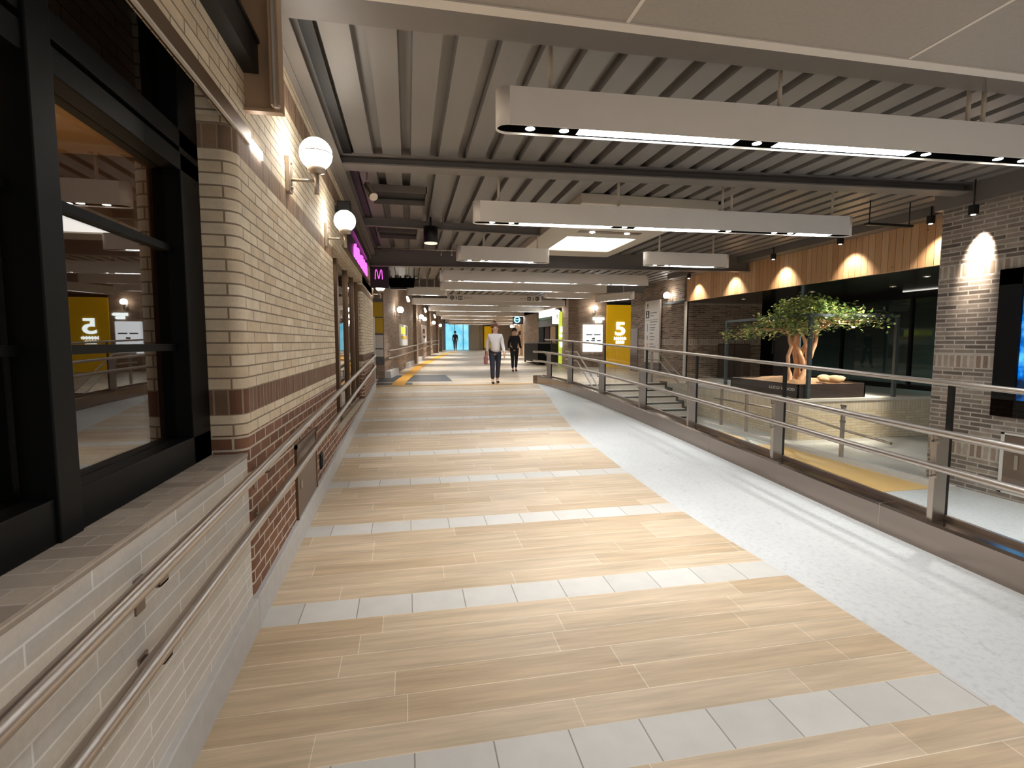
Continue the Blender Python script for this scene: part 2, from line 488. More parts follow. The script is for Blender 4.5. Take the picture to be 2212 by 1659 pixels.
def thing(name, label, cat, loc=(0, 0, 0), group=None):
    o = bpy.data.objects.new(name, None); COL.objects.link(o)
    o.location = loc; o['label'] = label; o['category'] = cat; o.empty_display_size = .1
    if group: o['group'] = group
    return o
def tag(o, label, cat, group=None):
    o['label'] = label; o['category'] = cat
    if group: o['group'] = group
    return o
def copy_tree(o, parent=None):
    c = o.copy(); COL.objects.link(c)
    if parent: c.parent = parent
    for ch in list(o.children): copy_tree(ch, c)
    return c
def B(name, mat, *boxes, parent=None, bevel=0, kind=None, label=None):
    m = MB()
    for b in boxes: m.box(*b)
    return m.build(name, mat, parent, bevel, kind, label)
def text_mesh(name, txt, mat, parent, origin, right, up, size, depth=.01, align='CENTER', width=None, bold=0.0):
    """lettering as a mesh: origin = centre of the line, right/up = unit vectors of its plane"""
    cu = bpy.data.curves.new(name, 'FONT'); cu.body = txt; cu.size = size; cu.align_x = align; cu.align_y = 'CENTER'
    cu.extrude = depth / 2; cu.offset = bold
    tmp = bpy.data.objects.new(name, cu); COL.objects.link(tmp)
    dg = bpy.context.evaluated_depsgraph_get()
    me = bpy.data.meshes.new_from_object(tmp.evaluated_get(dg))
    bpy.data.objects.remove(tmp); bpy.data.curves.remove(cu)
    right, up = Vector(right).normalized(), Vector(up).normalized(); nrm = right.cross(up)
    sx = 1.0
    if width:
        xs = [v.co.x for v in me.vertices]
        if xs and max(xs) > min(xs): sx = width / (max(xs) - min(xs))
    off = Vector(parent.location) if parent else Vector()
    for v in me.vertices:
        v.co = Vector(origin) - off + right * (v.co.x * sx) + up * v.co.y + nrm * v.co.z
    me.materials.clear(); me.materials.append(mat)
    o = bpy.data.objects.new(name, me); COL.objects.link(o)
    if parent: o.parent = parent
    return o
def spot(name, loc, to, energy, angle=50, blend=.6, col=(1, .92, .82), r=.04, parent=None):
    d = bpy.data.lights.new(name, 'SPOT'); d.energy = energy; d.spot_size = radians(angle); d.spot_blend = blend
    d.color = col; d.shadow_soft_size = r
    o = bpy.data.objects.new(name, d); COL.objects.link(o)
    loc = Vector(loc); o.location = loc
    o.rotation_euler = (Vector(to) - loc).to_track_quat('-Z', 'Y').to_euler()
    if parent:
        o.parent = parent; o.location = loc - Vector(parent.location)
    return o

# added unseen fill spots at the near soffit, above and behind the viewer
for x_ in (.6, 2.4, 4.4, 6.2):
    for y_ in (-2.4, .4):
        spot('soffit_fill', (x_, y_, 3.44), (x_, y_ + .3, 0), 170, 110, .9, (.99, .99, 1), .2)

# ------------------------------------------------------------------ levels
SL = .034
def zf(y):
    if y < 13.4: return SL * y
    if y < 18: return SL * 13.4
    if y < 34: return SL * 13.4 + (y - 18) * .35 / 16
    return SL * 13.4 + .35
ZL = zf(14)          # landing
ZLOW = -.38          # lower floor
XW = -.82            # left wall face
def lerp_path(pts, y):
    for (xa, ya), (xb, yb) in zip(pts, pts[1:]):
        if ya <= y <= yb: return xa + (xb - xa) * (y - ya) / (yb - ya)
    return pts[0][0] if y < pts[0][1] else pts[-1][0]
KERB = [(3.61, -4), (3.61, 2.3), (3.63, 3.6), (3.69, 5), (3.74, 6.5), (3.78, 8.2), (3.79, 9.8), (3.72, 11.6), (3.6, 12.8), (3.44, 13.7)]
EDGE = [(2.43, -4), (2.43, 1.6), (2.385, 2.8), (2.33, 3.5), (2.3, 4.2), (2.33, 5.2), (2.39, 6.4), (2.49, 7.7), (2.72, 9.2), (3.02, 10.9), (3.2, 12), (3.32, 13.0), (3.36, 13.4)]

# ------------------------------------------------------------------ floors
def strip_floor(name, left, right, ys, mat):
    m = MB()
    for a, b in zip(ys, ys[1:]):
        m.poly([(left(a), a, zf(a)), (right(a), a, zf(a)), (right(b), b, zf(b)), (left(b), b, zf(b))])
    return m.build(name, mat, kind='structure')
ysr = [-4 + .4 * i for i in range(44)]; ysr = [y for y in ysr if y < 13.35] + [13.4]
strip_floor('floor_ramp', lambda y: -.9, lambda y: lerp_path(EDGE, y), ysr, M['floor_wood'])
strip_floor('floor_white_border', lambda y: lerp_path(EDGE, y), lambda y: lerp_path(KERB, y) + .12, ysr, M['floor_white'])
strip_floor('floor_landing', lambda y: -1.6, lambda y: 8.9, [13.4, 15.7, 18], M['floor_wood'])
strip_floor('floor_far', lambda y: -3.0, lambda y: 16, [18, 26, 34, 52], M['floor_wood'])
B('floor_lower', M['floor_lower'], (3.88, 9.2, -4, 13.2, ZLOW - .1, ZLOW), kind='structure')
mt = MB()
mt.box(6.08, 6.95, 5.62, 8.72, ZLOW, ZLOW + .006)
tag(mt.build('yellow_floor_panel', M['floor_yellow']), 'long yellow tan floor panel seen through the nearest glass of the balustrade', 'floor panel')
mt = MB(); mt.box(5.7, 6.75, 9.35, 10.75, ZLOW, ZLOW + .006)
tag(mt.build('yellow_floor_panel', M['floor_yellow']), 'small yellow tan floor panel at the foot of the stairs', 'floor panel')
# dark slate field on the landing and the warning row at the ramp top
dk = MB(); dk.box(-.9, 1.25, 15.1, 18.0, ZL, ZL + .004); dk.box(-.85, .1, 14.0, 14.75, ZL, ZL + .004)
dk.build('floor_dark_field', M['floor_dark'], kind='structure')
wr = MB(); wr.box(-.8, 3.3, 13.52, 13.82, ZL, ZL + .008)
tag(wr.build('tactile_strip', plain('worn tactile tile', S(190, 148, 84), .5)), 'thin ochre warning strip across the top of the ramp', 'tactile paving')
tp = MB()
path = [(-.28, 13.84), (-.22, 15.2), (.0, 17.9), (.5, 22.8), (1.36, 28), (2.4, 34), (3.7, 41)]
for (xa, ya), (xb, yb) in zip(path, path[1:]):
    w = .17
    tp.hexa([(xa - w, ya, zf(ya)), (xa + w, ya, zf(ya)), (xb + w, yb, zf(yb)), (xb - w, yb, zf(yb))],
            [(xa - w, ya, zf(ya) + .012), (xa + w, ya, zf(ya) + .012), (xb + w, yb, zf(yb) + .012), (xb - w, yb, zf(yb) + .012)])
tag(tp.build('tactile_strip', M['tactile']), 'long yellow tactile guide strip leading away down the corridor', 'tactile paving')
# edge wall under the landing beside the stairs
B('wall_landing_left', M['stair'], (3.92, 4.28, 13.1, 13.4, ZLOW, ZL), kind='structure')
B('wall_landing_right', M['stair'], (6.95, 7.6, 13.1, 13.4, ZLOW, ZL), kind='structure')

# ------------------------------------------------------------------ left wall
ZT = 3.56
wl = MB()
def rounded_pier(m, y0, y1, z0, z1, x=XW, deep=.25, r=.07):
    """wall block with its near corner rounded; uv runs round the corner"""
    prof = [(x - deep, y0)] + [(x - r + r * sin(a), y0 + r - r * cos(a)) for a in [pi / 2 * i / 8 for i in range(9)]] + [(x, y1)]
    u = [0]
    for (a, b), (c, d) in zip(prof, prof[1:]): u.append(u[-1] + sqrt((c - a) ** 2 + (d - b) ** 2))
    u0 = y1 - u[-1]
    for i in range(len(prof) - 1):
        (a, b), (c, d) = prof[i], prof[i + 1]
        k = m.pts([(a, b, z0), (c, d, z0), (c, d, z1), (a, b, z1)])
        ua, ub = u0 + u[i], u0 + u[i + 1]
        m.face([k, k + 1, k + 2, k + 3], 0 < i < len(prof) - 2, {k: (ua, z0), k + 1: (ub, z0), k + 2: (ub, z1), k + 3: (ua, z1)})
rounded_pier(wl, 2.83, 6.25, -.1, 2.69)
rounded_pier(wl, 10.1, 13.1, .2, 2.85, deep=.14)
wl.box(XW - .05, XW, -4, 2.83, 2.69, ZT); wl.box(XW - .35, XW, 2.83, 13.1, 2.69, ZT)
wl.box(XW - .35, XW, 6.25, 10.1, -.1, .52)
wl.poly([(XW, 13.1, 0), (XW - .6, 13.1, 0), (XW - .6, 13.1, ZT), (XW, 13.1, ZT)])
wl.poly([(XW, 6.25, .4), (XW - .14, 6.25, .4), (XW - .14, 6.25, 2.85), (XW, 6.25, 2.85)])
o = wl.build('wall_left', M['brick_left'], kind='structure', recalc=False)
# low wall below the window with its coping
B('wall_sill', M['brick_sill'], (XW - .2, XW, -4, 2.84, -.2, 1.005), kind='structure')
B('trim_1', M['sill_top'], (XW - .24, XW + .002, -4, 2.85, 1.005, 1.03), kind='structure', bevel=.002)
pl = MB()
for a, b in zip([-4, 0, 2.84, 5, 7, 9, 11], [0, 2.84, 5, 7, 9, 11, 13.12]):
    pl.hexa([(XW - .05, a, zf(a) - .05), (XW + .035, a, zf(a) - .05), (XW + .035, b, zf(b) - .05), (XW - .05, b, zf(b) - .05)],
            [(XW - .05, a, zf(a) + .16), (XW + .03, a, zf(a) + .16), (XW + .03, b, zf(b) + .16), (XW - .05, b, zf(b) + .16)])
pl.build('baseboard_left', M['plinth'], kind='structure', bevel=.006)
# bronze lintel flat with the lit led at its end
B('trim_2', M['bronze'], (XW - .02, XW + .006, -4, 3.12, 2.66, 2.735), kind='structure')
B('trim_3', M['trim_white'], (XW - .006, XW + .008, -4, 3.1, 2.652, 2.661), kind='structure')
tag(B('led_strip', M['led'], (XW - .004, XW + .014, 3.12, 3.32, 2.645, 2.69)), 'short glowing led bar at the end of the window lintel', 'led light')

# window 1: steel frame, panes, bars
w1 = bpy.data.objects.new('window_1', None); COL.objects.link(w1); w1.location = (-1.0, 1.0, 1.03); w1['kind'] = 'structure'
fr = MB()
fr.box(-1.1, -.98, -4, 2.83, 1.03, 1.16)
fr.box(-1.1, -.98, -4, 2.83, 2.36, 2.44); fr.box(-1.1, -1.02, -4, 2.83, 2.44, 2.46); fr.box(-1.1, -.98, -4, 2.83, 2.46, 2.54); fr.box(-1.1, -.99, -4, 2.83, 3.3, ZT)
for y in (2.62,): fr.box(-1.1, -.98, y, 2.83, 1.03, ZT)
for y in (1.63, .15, -1.33, -2.8): fr.box(-1.12, -.97, y + .02, y + .125, 1.03, ZT)
fr.build('window_frame', M['window_black'], w1, bevel=.004)
gb = MB()
for z in (1.56, 2.0): gb.box(-1.075, -1.03, -4, 2.7, z, z + .03)
gb.build('glazing_bar', M['window_black'], w1)
for a, b in ((1.755, 2.66), (.275, 1.63), (-1.205, .15), (-2.675, -1.33)):
    for z0, z1 in ((1.16, 2.36), (2.54, 3.3)):
        B('pane', M['glass_window'], (-1.058, -1.05, a, b, z0, z1), parent=w1)
B('light_block', M['interior'], (-1.1, -1.08, -4, 2.83, 2.5, 3.4), parent=w1)  # added opaque panel keeping the room spots off the upper pane and lintel
# dim room behind it
rm = MB()
rm.poly([(-4.5, -4, 0), (-4.5, 6, 0), (-4.5, 6, 3), (-4.5, -4, 3)])
rm.poly([(-4.5, 4.4, 0), (-1.1, 4.4, 0), (-1.1, 4.4, 3), (-4.5, 4.4, 3)])
rm.poly([(-4.5, -4, .3), (-1.1, -4, .3), (-1.1, 6, .3), (-4.5, 6, .3)])
rm.poly([(-4.5, -4, 0), (-1.1, -4, 0), (-1.1, -4, 3), (-4.5, -4, 3)])
rm.build('wall_room_inside', M['interior'], kind='structure', recalc=False)
B('wall_room_side', M['interior'], (-1.2, -1.18, 2.83, 4.4, 0, 3), kind='structure')
B('ceiling_room_inside', M['interior_ceiling'], (-4.5, -1.1, -4, 4.4, 2.95, 3.0), kind='structure')
t = thing('pendant_lamp', 'small warm lamp glowing inside the dark room behind the left window', 'lamp', (-2.5, 3.9, 1.93))
MB().cyl((-2.5, 3.9, 2.08), (-2.5, 3.9, 2.95), .006, 8).build('cord', M['black'], t)
MB().lathe((-2.5, 3.9, 1.93), [(.09, 0), (.05, .12), (.015, .15)], 16).build('shade', M['bronze'], t)
MB().sphere((-2.5, 3.9, 1.92), .035, 12, 8).build('bulb', M['warm_lamp'], t)
for x_, y_ in ((-2.2, 1.2), (-3.0, 2.6), (-1.8, 3.2)):       # added warm fill spots brightening the ceiling of the dark room
    spot('room_fill', (x_, y_, 1.3), (x_, y_, 3), 55, 130, .9, (1, .66, .34), .1)

# shop front with brown glass beyond the first stretch of brick
w2 = bpy.data.objects.new('window_2', None); COL.objects.link(w2); w2.location = (-.93, 8.2, .3); w2['kind'] = 'structure'
fr = MB()
for y in (6.25, 7.2, 7.28, 8.4, 9.3, 10.02): fr.box(-.97, -.9, y, y + .07, .5, 2.85)
fr.box(-.97, -.9, 6.25, 10.1, .5, .6); fr.box(-.97, -.88, 6.25, 10.1, 2.72, 2.85)
fr.build('window_frame', M['bronze'], w2, bevel=.004)
for a, b in ((6.32, 7.2), (7.35, 8.4), (8.47, 9.3), (9.37, 10.02)):
    B('pane', M['glass_shop'], (-.945, -.938, a, b, .6, 2.72), parent=w2)
B('wall_shop_inside', M['interior'], (-1.5, -1.45, 6.1, 10.3, 0, 3), kind='structure')
# brown access panel and black outlet low on the brick
t = thing('access_panel', 'brown metal access panel set low in the dark brick under the handrails', 'access panel', (XW, 4.35, .3))
B('panel_plate', M['brown_panel'], (XW - .01, XW + .012, 3.97, 4.74, .18, .82), parent=t, bevel=.003)
B('panel_frame', M['bronze'], (XW - .01, XW + .018, 3.94, 3.97, .18, .85), (XW - .01, XW + .018, 4.74, 4.77, .18, .85), (XW - .01, XW + .018, 3.94, 4.77, .82, .85), parent=t)
B('panel_lock', M['steel'], (XW + .01, XW + .02, 4.05, 4.09, .5, .56), parent=t)
t = thing('wall_outlet', 'small black outlet cover on dark brick beside the brown access panel', 'outlet', (XW, 5.05, .5))
B('cover', M['black'], (XW - .01, XW + .018, 4.98, 5.1, .42, .56), parent=t, bevel=.004)
B('flap', M['black_metal'], (XW + .018, XW + .026, 4.995, 5.085, .435, .545), parent=t)

# handrails on the left wall
def wall_rail(h, label):
    t = thing('handrail', label, 'handrail', (XW + .075, 5, zf(5) + h))
    pth = [(XW + .075, y, zf(y) + h) for y in (-3, 0, 3, 6, 9, 12.3)] + [(XW + .06, 12.5, zf(12.5) + h), (XW + .01, 12.55, zf(12.5) + h)]
    MB().tube(pth, .025, 18).build('rail', M['steel'], t)
    for y in (-.6, .55, 1.72, 2.95, 4.15, 5.4, 6.6, 7.8, 9.0, 10.2, 11.4, 12.2):
        z = zf(y) + h
        m = MB()
        m.box(XW - .004, XW + .006, y - .028, y + .028, z - .14, z - .03)
        m.box(XW + .004, XW + .075, y - .028, y + .028, z - .055, z - .045)
        m.box(XW + .067, XW + .075, y - .028, y + .028, z - .055, z - .015)
        m.build('bracket', M['steel_bracket'], t, bevel=.002)
    return t
wall_rail(.855, 'upper round steel handrail on the left brick wall')
wall_rail(.61, 'lower round steel handrail on the left brick wall')

# globe wall lamps
def globe_lamp(y, z, side, label, r=.112, x=XW, nx=1, ny=0, group='globe wall lamps', bulb='globe', plate=True):
    """lamp on a wall at (x, y); (nx, ny) = wall normal"""
    t = thing('globe_lamp', label, 'wall lamp', (x, y, z), group)
    n = Vector((nx, ny, 0)); s = Vector((-ny, nx, 0)); p = Vector((x, y, z))
    def hb(m, d0, d1, hw, z0, z1):
        m.hexa([p + n * d0 - s * hw + Vector((0, 0, z0)), p + n * d1 - s * hw + Vector((0, 0, z0)), p + n * d1 + s * hw + Vector((0, 0, z0)), p + n * d0 + s * hw + Vector((0, 0, z0))],
               [p + n * d0 - s * hw + Vector((0, 0, z1)), p + n * d1 - s * hw + Vector((0, 0, z1)), p + n * d1 + s * hw + Vector((0, 0, z1)), p + n * d0 + s * hw + Vector((0, 0, z1))])
        return m
    bp = hb(MB(), 0, .03, .05, -.12, .12).build('back_plate', M['lamp_metal'], t, bevel=.004)
    for zz in (-.085, .085): MB().cyl(p + n * .03 + Vector((0, 0, zz)), p + n * .042 + Vector((0, 0, zz)), .012, 10).build('screw_cap', M['lamp_metal'], bp)
    c = p + n * .2
    MB().cyl(p + n * .03 + Vector((0, 0, -.03)), c + Vector((0, 0, -.03)), .011, 10).build('arm', M['lamp_metal'], t)
    MB().cyl(c + Vector((0, 0, -.12)), c + Vector((0, 0, .02)), .017, 12).build('stem', M['lamp_metal'], t)
    MB().lathe(c + Vector((0, 0, .02)), [(.02, 0), (.058, .01), (.064, .05), (.06, .052)], 20).build('cup', M['lamp_metal'], t)
    gl_ = MB().sphere(c + Vector((0, 0, .06 + r * .86)), r, 24, 14).build('globe', M[bulb], t)
    MB().tube([c + Vector((r * 1.005 * cos(a), r * 1.005 * sin(a), .06 + r * .86)) for a in [2 * pi * i / 24 for i in range(25)]], .004, 6, False).build('seam_ring', M['lamp_metal'], gl_)
    return t
globe_lamp(4.0, 2.77, 1, 'nearest and largest globe lamp on the left cream brick wall')
globe_lamp(5.71, 2.69, 1, 'globe lamp on the left brick wall just before the brown shop front', r=.108)
globe_lamp(12.75, 2.74, 1, 'globe lamp half hidden below the board with the letter M')

# bronze blade panel and black channel above the window
t = thing('blade_sign', 'bronze framed box sticking out high on the left wall above the window', 'wall box', (XW, 3.08, 3.0))
B('back_plate', M['bronze_lamplit'], (XW, XW + .145, 3.055, 3.075, 2.82, 3.54), parent=t)
B('box_frame', M['bronze_lamplit'], (XW, XW + .19, 3.03, 3.08, 2.805, 2.82), (XW + .145, XW + .155, 2.97, 3.08, 2.82, 3.54), (XW + .18, XW + .19, 2.97, 3.08, 2.82, 3.54), parent=t)
B('edge_glass', M['concrete'], (XW + .155, XW + .18, 3.0, 3.08, 2.82, 3.54), parent=t)
t = thing('cable_channel', 'black channel running along the top of the left wall above the window', 'channel', (XW, 1, 3.05))
m = MB(); m.box(XW, XW + .075, -3, 3.05, 3.0, 3.15); m.build('channel_body', M['black'], t)
m = MB(); m.box(XW + .03, XW + .085, -3, 3.05, 3.15, 3.17); m.build('channel_lip', M['black_metal'], t)

# shop sign with pink letters, M board
t = thing('shop_sign', 'dark sign box with glowing pink letters over the left shop front', 'sign', (-.7, 9.5, 2.86))
B('sign_box', M['sign_black'], (XW, XW + .012, 7.5, 11.2, 2.86, 3.32), (XW, XW + .075, 7.2, 11.4, 3.2, 3.34), parent=t)
m = MB()
for i in range(9):
    y = 8.55 + i * .27; x = XW + .03
    m.tube([(x, y, 2.92), (x, y + .03, 3.08 + .03 * (i % 3)), (x, y + .1, 3.13 - .05 * (i % 2)), (x, y + .12, 2.98), (x, y + .2, 2.92 + .03 * (i % 2))], .02, 8)
m.build('letters', M['pink'], t)
B('lower_edge', M['bronze'], (XW, XW + .05, 7.2, 11.4, 2.83, 2.86), parent=t)
t = thing('letter_board', 'small black board with a glowing magenta letter M', 'sign', (-.63, 12.4, 2.84))
B('board', M['sign_black'], (-.855, -.41, 12.38, 12.46, 2.83, 3.37), parent=t, bevel=.004)
m = MB()
c = Vector((-.63, 12.365, 3.13)); w, h = .08, .11
m.tube([c + Vector((-w, 0, -h)), c + Vector((-w * .9, 0, h * .75)), c + Vector((-w * .7, 0, h)), c + Vector((-w * .5, 0, h * .8)), c + Vector((-w * .08, 0, -h * .85)), c + Vector((w * .08, 0, -h * .85)),
        c + Vector((w * .5, 0, h * .8)), c + Vector((w * .7, 0, h)), c + Vector((w * .9, 0, h * .75)), c + Vector((w, 0, -h))], .007, 8)
m.build('letter', M['pink_line'], t)
B('wall_bracket', M['black_metal'], (XW - .02, -.8, 12.4, 12.44, 3.37, 3.4), parent=t)
B('trim_4', M['pale_column'], (XW - .03, XW + .03, 13.08, 13.16, ZL, 2.2), kind='structure')

# ------------------------------------------------------------------ ceiling
ZD = 3.66
dk = MB()
P = .305; x = -.85; i = 0
while x < 9.2:
    segs = [(3.3, 52)]
    if 2.3 < x < 4.45: segs = [(3.3, 7.1), (11.3, 52)]
    for a, b in segs:
        q = [(x, ZD), (x + .2, ZD), (x + .21, ZD + .085), (x + .295, ZD + .085), (x + P, ZD)]
        for (xa, za), (xb, zb) in zip(q, q[1:]):
            dk.poly([(xa, a, za), (xb, a, zb), (xb, b, zb), (xa, b, za)])
    x += P
dk.build('ceiling_deck', M['deck'], kind='structure', recalc=False)
B('ceiling_upper', M['steel_dark'], (-4, 16, 3.1, 54, 3.78, 3.84), kind='structure')
# near soffit with white edge trim and joints
B('ceiling_soffit', M['soffit'], (XW, 9.5, -4, 2.98, 3.45, 3.5), kind='structure')
m = MB(); m.box(XW, 9.5, 2.98, 3.06, 3.44, 3.56); m.build('trim_5', M['trim_white'], kind='structure')
m = MB()
for x in (-.69, 1.28, 3.25, 5.22, 7.19): m.box(x - .012, x + .012, -4, 2.98, 3.446, 3.451)
m.box(XW, 9.5, .98, 1.0, 3.446, 3.451)
m.build('trim_6', M['trim_white'], kind='structure')
# steel beams
def ibeam(name, p0, p1, z0, z1, w, label=None):
    m = MB(); p0, p1 = Vector(p0), Vector(p1)
    zc = (z0 + z1) / 2
    a = Vector((p0.x, p0.y, 0)); b = Vector((p1.x, p1.y, 0)); up = Vector((0, 0, 1))
    m.bar(a + up * (z0 + .008), b + up * (z0 + .008), w, .016)
    m.bar(a + up * zc, b + up * zc, .012, z1 - z0)
    m.bar(a + up * (z1 - .008), b + up * (z1 - .008), w, .016)
    return m.build(name, M['steel_beam'], kind='structure')
ibeam('trim_7', (-.8, 3.3), (9.2, 3.15), 3.53, ZD, .34)
ibeam('trim_8', (-.78, 6.22), (7.3, 5.72), 3.54, ZD, .24)
ibeam('trim_9', (-.8, 9.15), (2.4, 9.4), 3.53, ZD, .1)
ibeam('trim_10', (-.8, 12.3), (8.2, 11.5), 3.3, 3.7, .2)
for k, (y, dx) in enumerate(((18, 0), (24, .6), (30, 1.4), (36, 2.2), (42, 3), (48, 3.8))):
    ibeam('trim_%d' % (11 + k), (-1.2 + dx, y), (8.4 + dx, y - .3), 3.34, 3.7, .2)
# channel running along the left wall and along the right
m = MB(); m.box(XW, XW + .05, 3.1, 13, 3.52, ZD); m.box(XW + .085, XW + .1, 3.1, 13, 3.545, ZD); m.box(XW + .03, XW + .15, 3.1, 13, 3.53, 3.545)
m.build('trim_20', M['steel_beam'], kind='structure')

# recessed ceiling slots (dark boxes between the ribs)
for (x0, x1, y0, y1, lab) in ((-.45, .28, 7.2, 7.85, 'dark square vent box under the ribbed deck near the silver spotlight'), (-.5, .2, 9.8, 10.4, 'dark square vent box under the ribbed deck behind the black cylinder lamp'),
                              (5.3, 6.4, 7.6, 8.0, 'dark square vent box under the ribbed deck right of the lit ceiling panel')):
    t = thing('ceiling_vent', lab, 'vent', ((x0 + x1) / 2, (y0 + y1) / 2, ZD - .09))
    m = MB()
    m.box(x0, x1, y0, y0 + .012, ZD - .09, ZD); m.box(x0, x1, y1 - .012, y1, ZD - .09, ZD)
    m.box(x0, x0 + .012, y0, y1, ZD - .09, ZD); m.box(x1 - .012, x1, y0, y1, ZD - .09, ZD)
    m.build('vent_box', M['steel_dark'], t)
    B('vent_back', M['black'], (x0 + .012, x1 - .012, y0 + .012, y1 - .012, ZD - .02, ZD - .01), parent=t)

# lit ceiling panel
t = thing('ceiling_light_panel', 'large square lit ceiling panel with a beige surround behind the second pendant', 'ceiling light', (3.5, 9.2, 3.52))
m = MB()
m.box(2.4, 4.5, 7.05, 9.3, 3.52, 3.66); m.box(2.4, 2.9, 9.3, 11.4, 3.52, 3.66); m.box(4.25, 4.5, 9.3, 11.4, 3.52, 3.66); m.box(2.9, 4.25, 10.75, 11.4, 3.52, 3.66)
m.build('surround', M['coffer'], t, bevel=.01)
B('lit_panel', M['coffer_lit'], (2.9, 4.25, 9.3, 10.75, 3.55, 3.56), parent=t)
m = MB(); m.box(2.95, 4.1, 8.75, 8.9, 3.512, 3.522); m.build('slot', M['bronze'], t)
for x in (3.2, 3.85): MB().cyl((x, 8.82, 3.513), (x, 8.82, 3.505), .045, 16).build('lamp', M['lamp'], t)

# ------------------------------------------------------------------ long pendants
ZP, HP, WP = 3.05, .25, .17
def stadium(L, w, n=10):
    r = w / 2; pts = []
    for i in range(n + 1):
        a = -pi / 2 - pi * i / n; pts.append((r + r * cos(a), r * sin(a)))
    for i in range(n + 1):
        a = pi / 2 - pi * i / n; pts.append((L - r + r * cos(a), r * sin(a)))
    return pts
def pendant(p0, p1, label, rods=None, spots=2, energy=70, flip=False):
    p0, p1 = Vector((*p0, ZP)), Vector((*p1, ZP))
    d = (p1 - p0); L = d.length; d.normalize(); s = Vector((-d.y, d.x, 0))
    t = thing('pendant_light', label, 'pendant light', (p0 + p1) / 2, 'long cream pendant lights')
    W = lambda u, v, z: p0 + d * u + s * v + Vector((0, 0, z))
    o, inn = stadium(L, WP), stadium(L, WP - .016)
    n = len(o); m = MB()
    inn = [(u + .008, v) for u, v in stadium(L - .016, WP - .016)]
    ob = m.pts([W(u, v, 0) for u, v in o]); ot = m.pts([W(u, v, HP) for u, v in o])
    ib = m.pts([W(u, v, 0) for u, v in inn]); it = m.pts([W(u, v, .05) for u, v in inn])
    flat = {n // 2 - 1, n - 1}
    for i in range(n):
        j = (i + 1) % n
        m.face([ob + i, ob + j, ot + j, ot + i], i not in flat)
        m.face([ib + j, ib + i, it + i, it + j], i not in flat)
        m.face([ob + j, ob + i, ib + i, ib + j])
    m.face([ot + i for i in range(n)]); m.face([it + n - 1 - i for i in range(n)])
    m.build('housing', M['housing'], t)
    m = MB(); k = m.pts([W(u, v, .014) for u, v in inn])
    m.face([k + n - 1 - i for i in range(n)])
    m.build('baffle', M['black_flat'], t)
    seg = 3.83; u = 0; lamps = []
    while u < L - .3:
        end = min(u + seg, L)
        for a in ((.24, .48, 1.95, 3.4) if end - u > 2.5 else (.24, .48)):
            if u + a < L - .15: lamps.append(u + a)
        for a, b in ((.58, 1.78), (2.1, 3.26)):
            if u + a < L - .6:
                b2 = min(u + b, L - .3)
                q = MB()
                q.hexa([W(u + a, -.05, .012), W(b2, -.05, .012), W(b2, .05, .012), W(u + a, .05, .012)], [W(u + a, -.05, .014), W(b2, -.05, .014), W(b2, .05, .014), W(u + a, .05, .014)])
                q.build('light_strip', M['strip'], t)
        u += seg
    for k, a in enumerate(lamps):
        MB().cyl(W(a, 0, .014), W(a, 0, .011), .032, 16).build('lamp', M['lamp'], t)
        if k % spots == 0 and energy:
            spot('lamp_beam', W(a, 0, -.005), W(a, 0, -3) + s * .25, energy, 80, .9, (.985, .99, 1), .03, t)
    for a in (rods if rods is not None else (.4, L * .5, L - .4)):
        m = MB(); m.cyl(W(a, 0, HP), W(a, 0, ZD - ZP + .02), .016, 10); m.cyl(W(a, 0, HP), W(a, 0, HP + .02), .028, 12); m.cyl(W(a, 0, ZD - ZP - .02), W(a, 0, ZD - ZP), .03, 12)
        m.build('hanger_rod', M['rod'], t)
    return t
pendant((.61, 3.62), (7.0, 3.36), 'nearest and largest long cream pendant light, cut by the right edge of the photo', rods=(.38, 2.12, 3.76, 3.9, 5.6), energy=175)
pendant((.8, 6.45), (6.02, 6.26), 'second long cream pendant light, in front of the lit ceiling panel', rods=(.32, 1.86, 3.3, 3.43, 4.93), energy=160)
pendant((.87, 9.45), (2.59, 9.45), 'short cream pendant light left of the lit ceiling panel', rods=(.5, 1.5))
pendant((4.43, 9.36), (6.21, 9.34), 'short cream pendant light in front of the wooden cladding', rods=(.32, 1.45))
pendant((.77, 12.65), (6.15, 12.7), 'long cream pendant light under the deep dark beam', rods=(.1, 1.5, 3.2, 3.32, 4.95))
pendant((.9, 14.8), (5.84, 14.8), 'long cream pendant light close behind the one under the deep beam', energy=150)
pendant((-.02, 16.6), (1.24, 16.66), 'short cream pendant light at the left end of the hanging signboard', energy=150)
pendant((4.44, 16.85), (6.12, 16.93), 'short cream pendant light at the right end of the hanging signboard', energy=150)
pendant((.17, 20.8), (6.43, 20.9), 'long cream pendant light just behind the hanging white signboard', energy=150)
for k, (y, lab) in enumerate(((25, 'first of the five distant pendant lights down the corridor'), (29.5, 'second of the five distant pendant lights down the corridor'), (34, 'third of the five distant pendant lights down the corridor'),
                             (39, 'fourth of the five distant pendant lights down the corridor'), (44.5, 'farthest pendant light at the end of the corridor'))):
    c = .126 * (y - 16.5)
    pendant((c - .1, y), (c + 6.2, y), lab, spots=4, energy=320)
pendant((6.85, 18.4), (7.55, 16.65), 'cream pendant light hung askew near the yellow panel with the figure 5', rods=(.4, 1.4), energy=0)

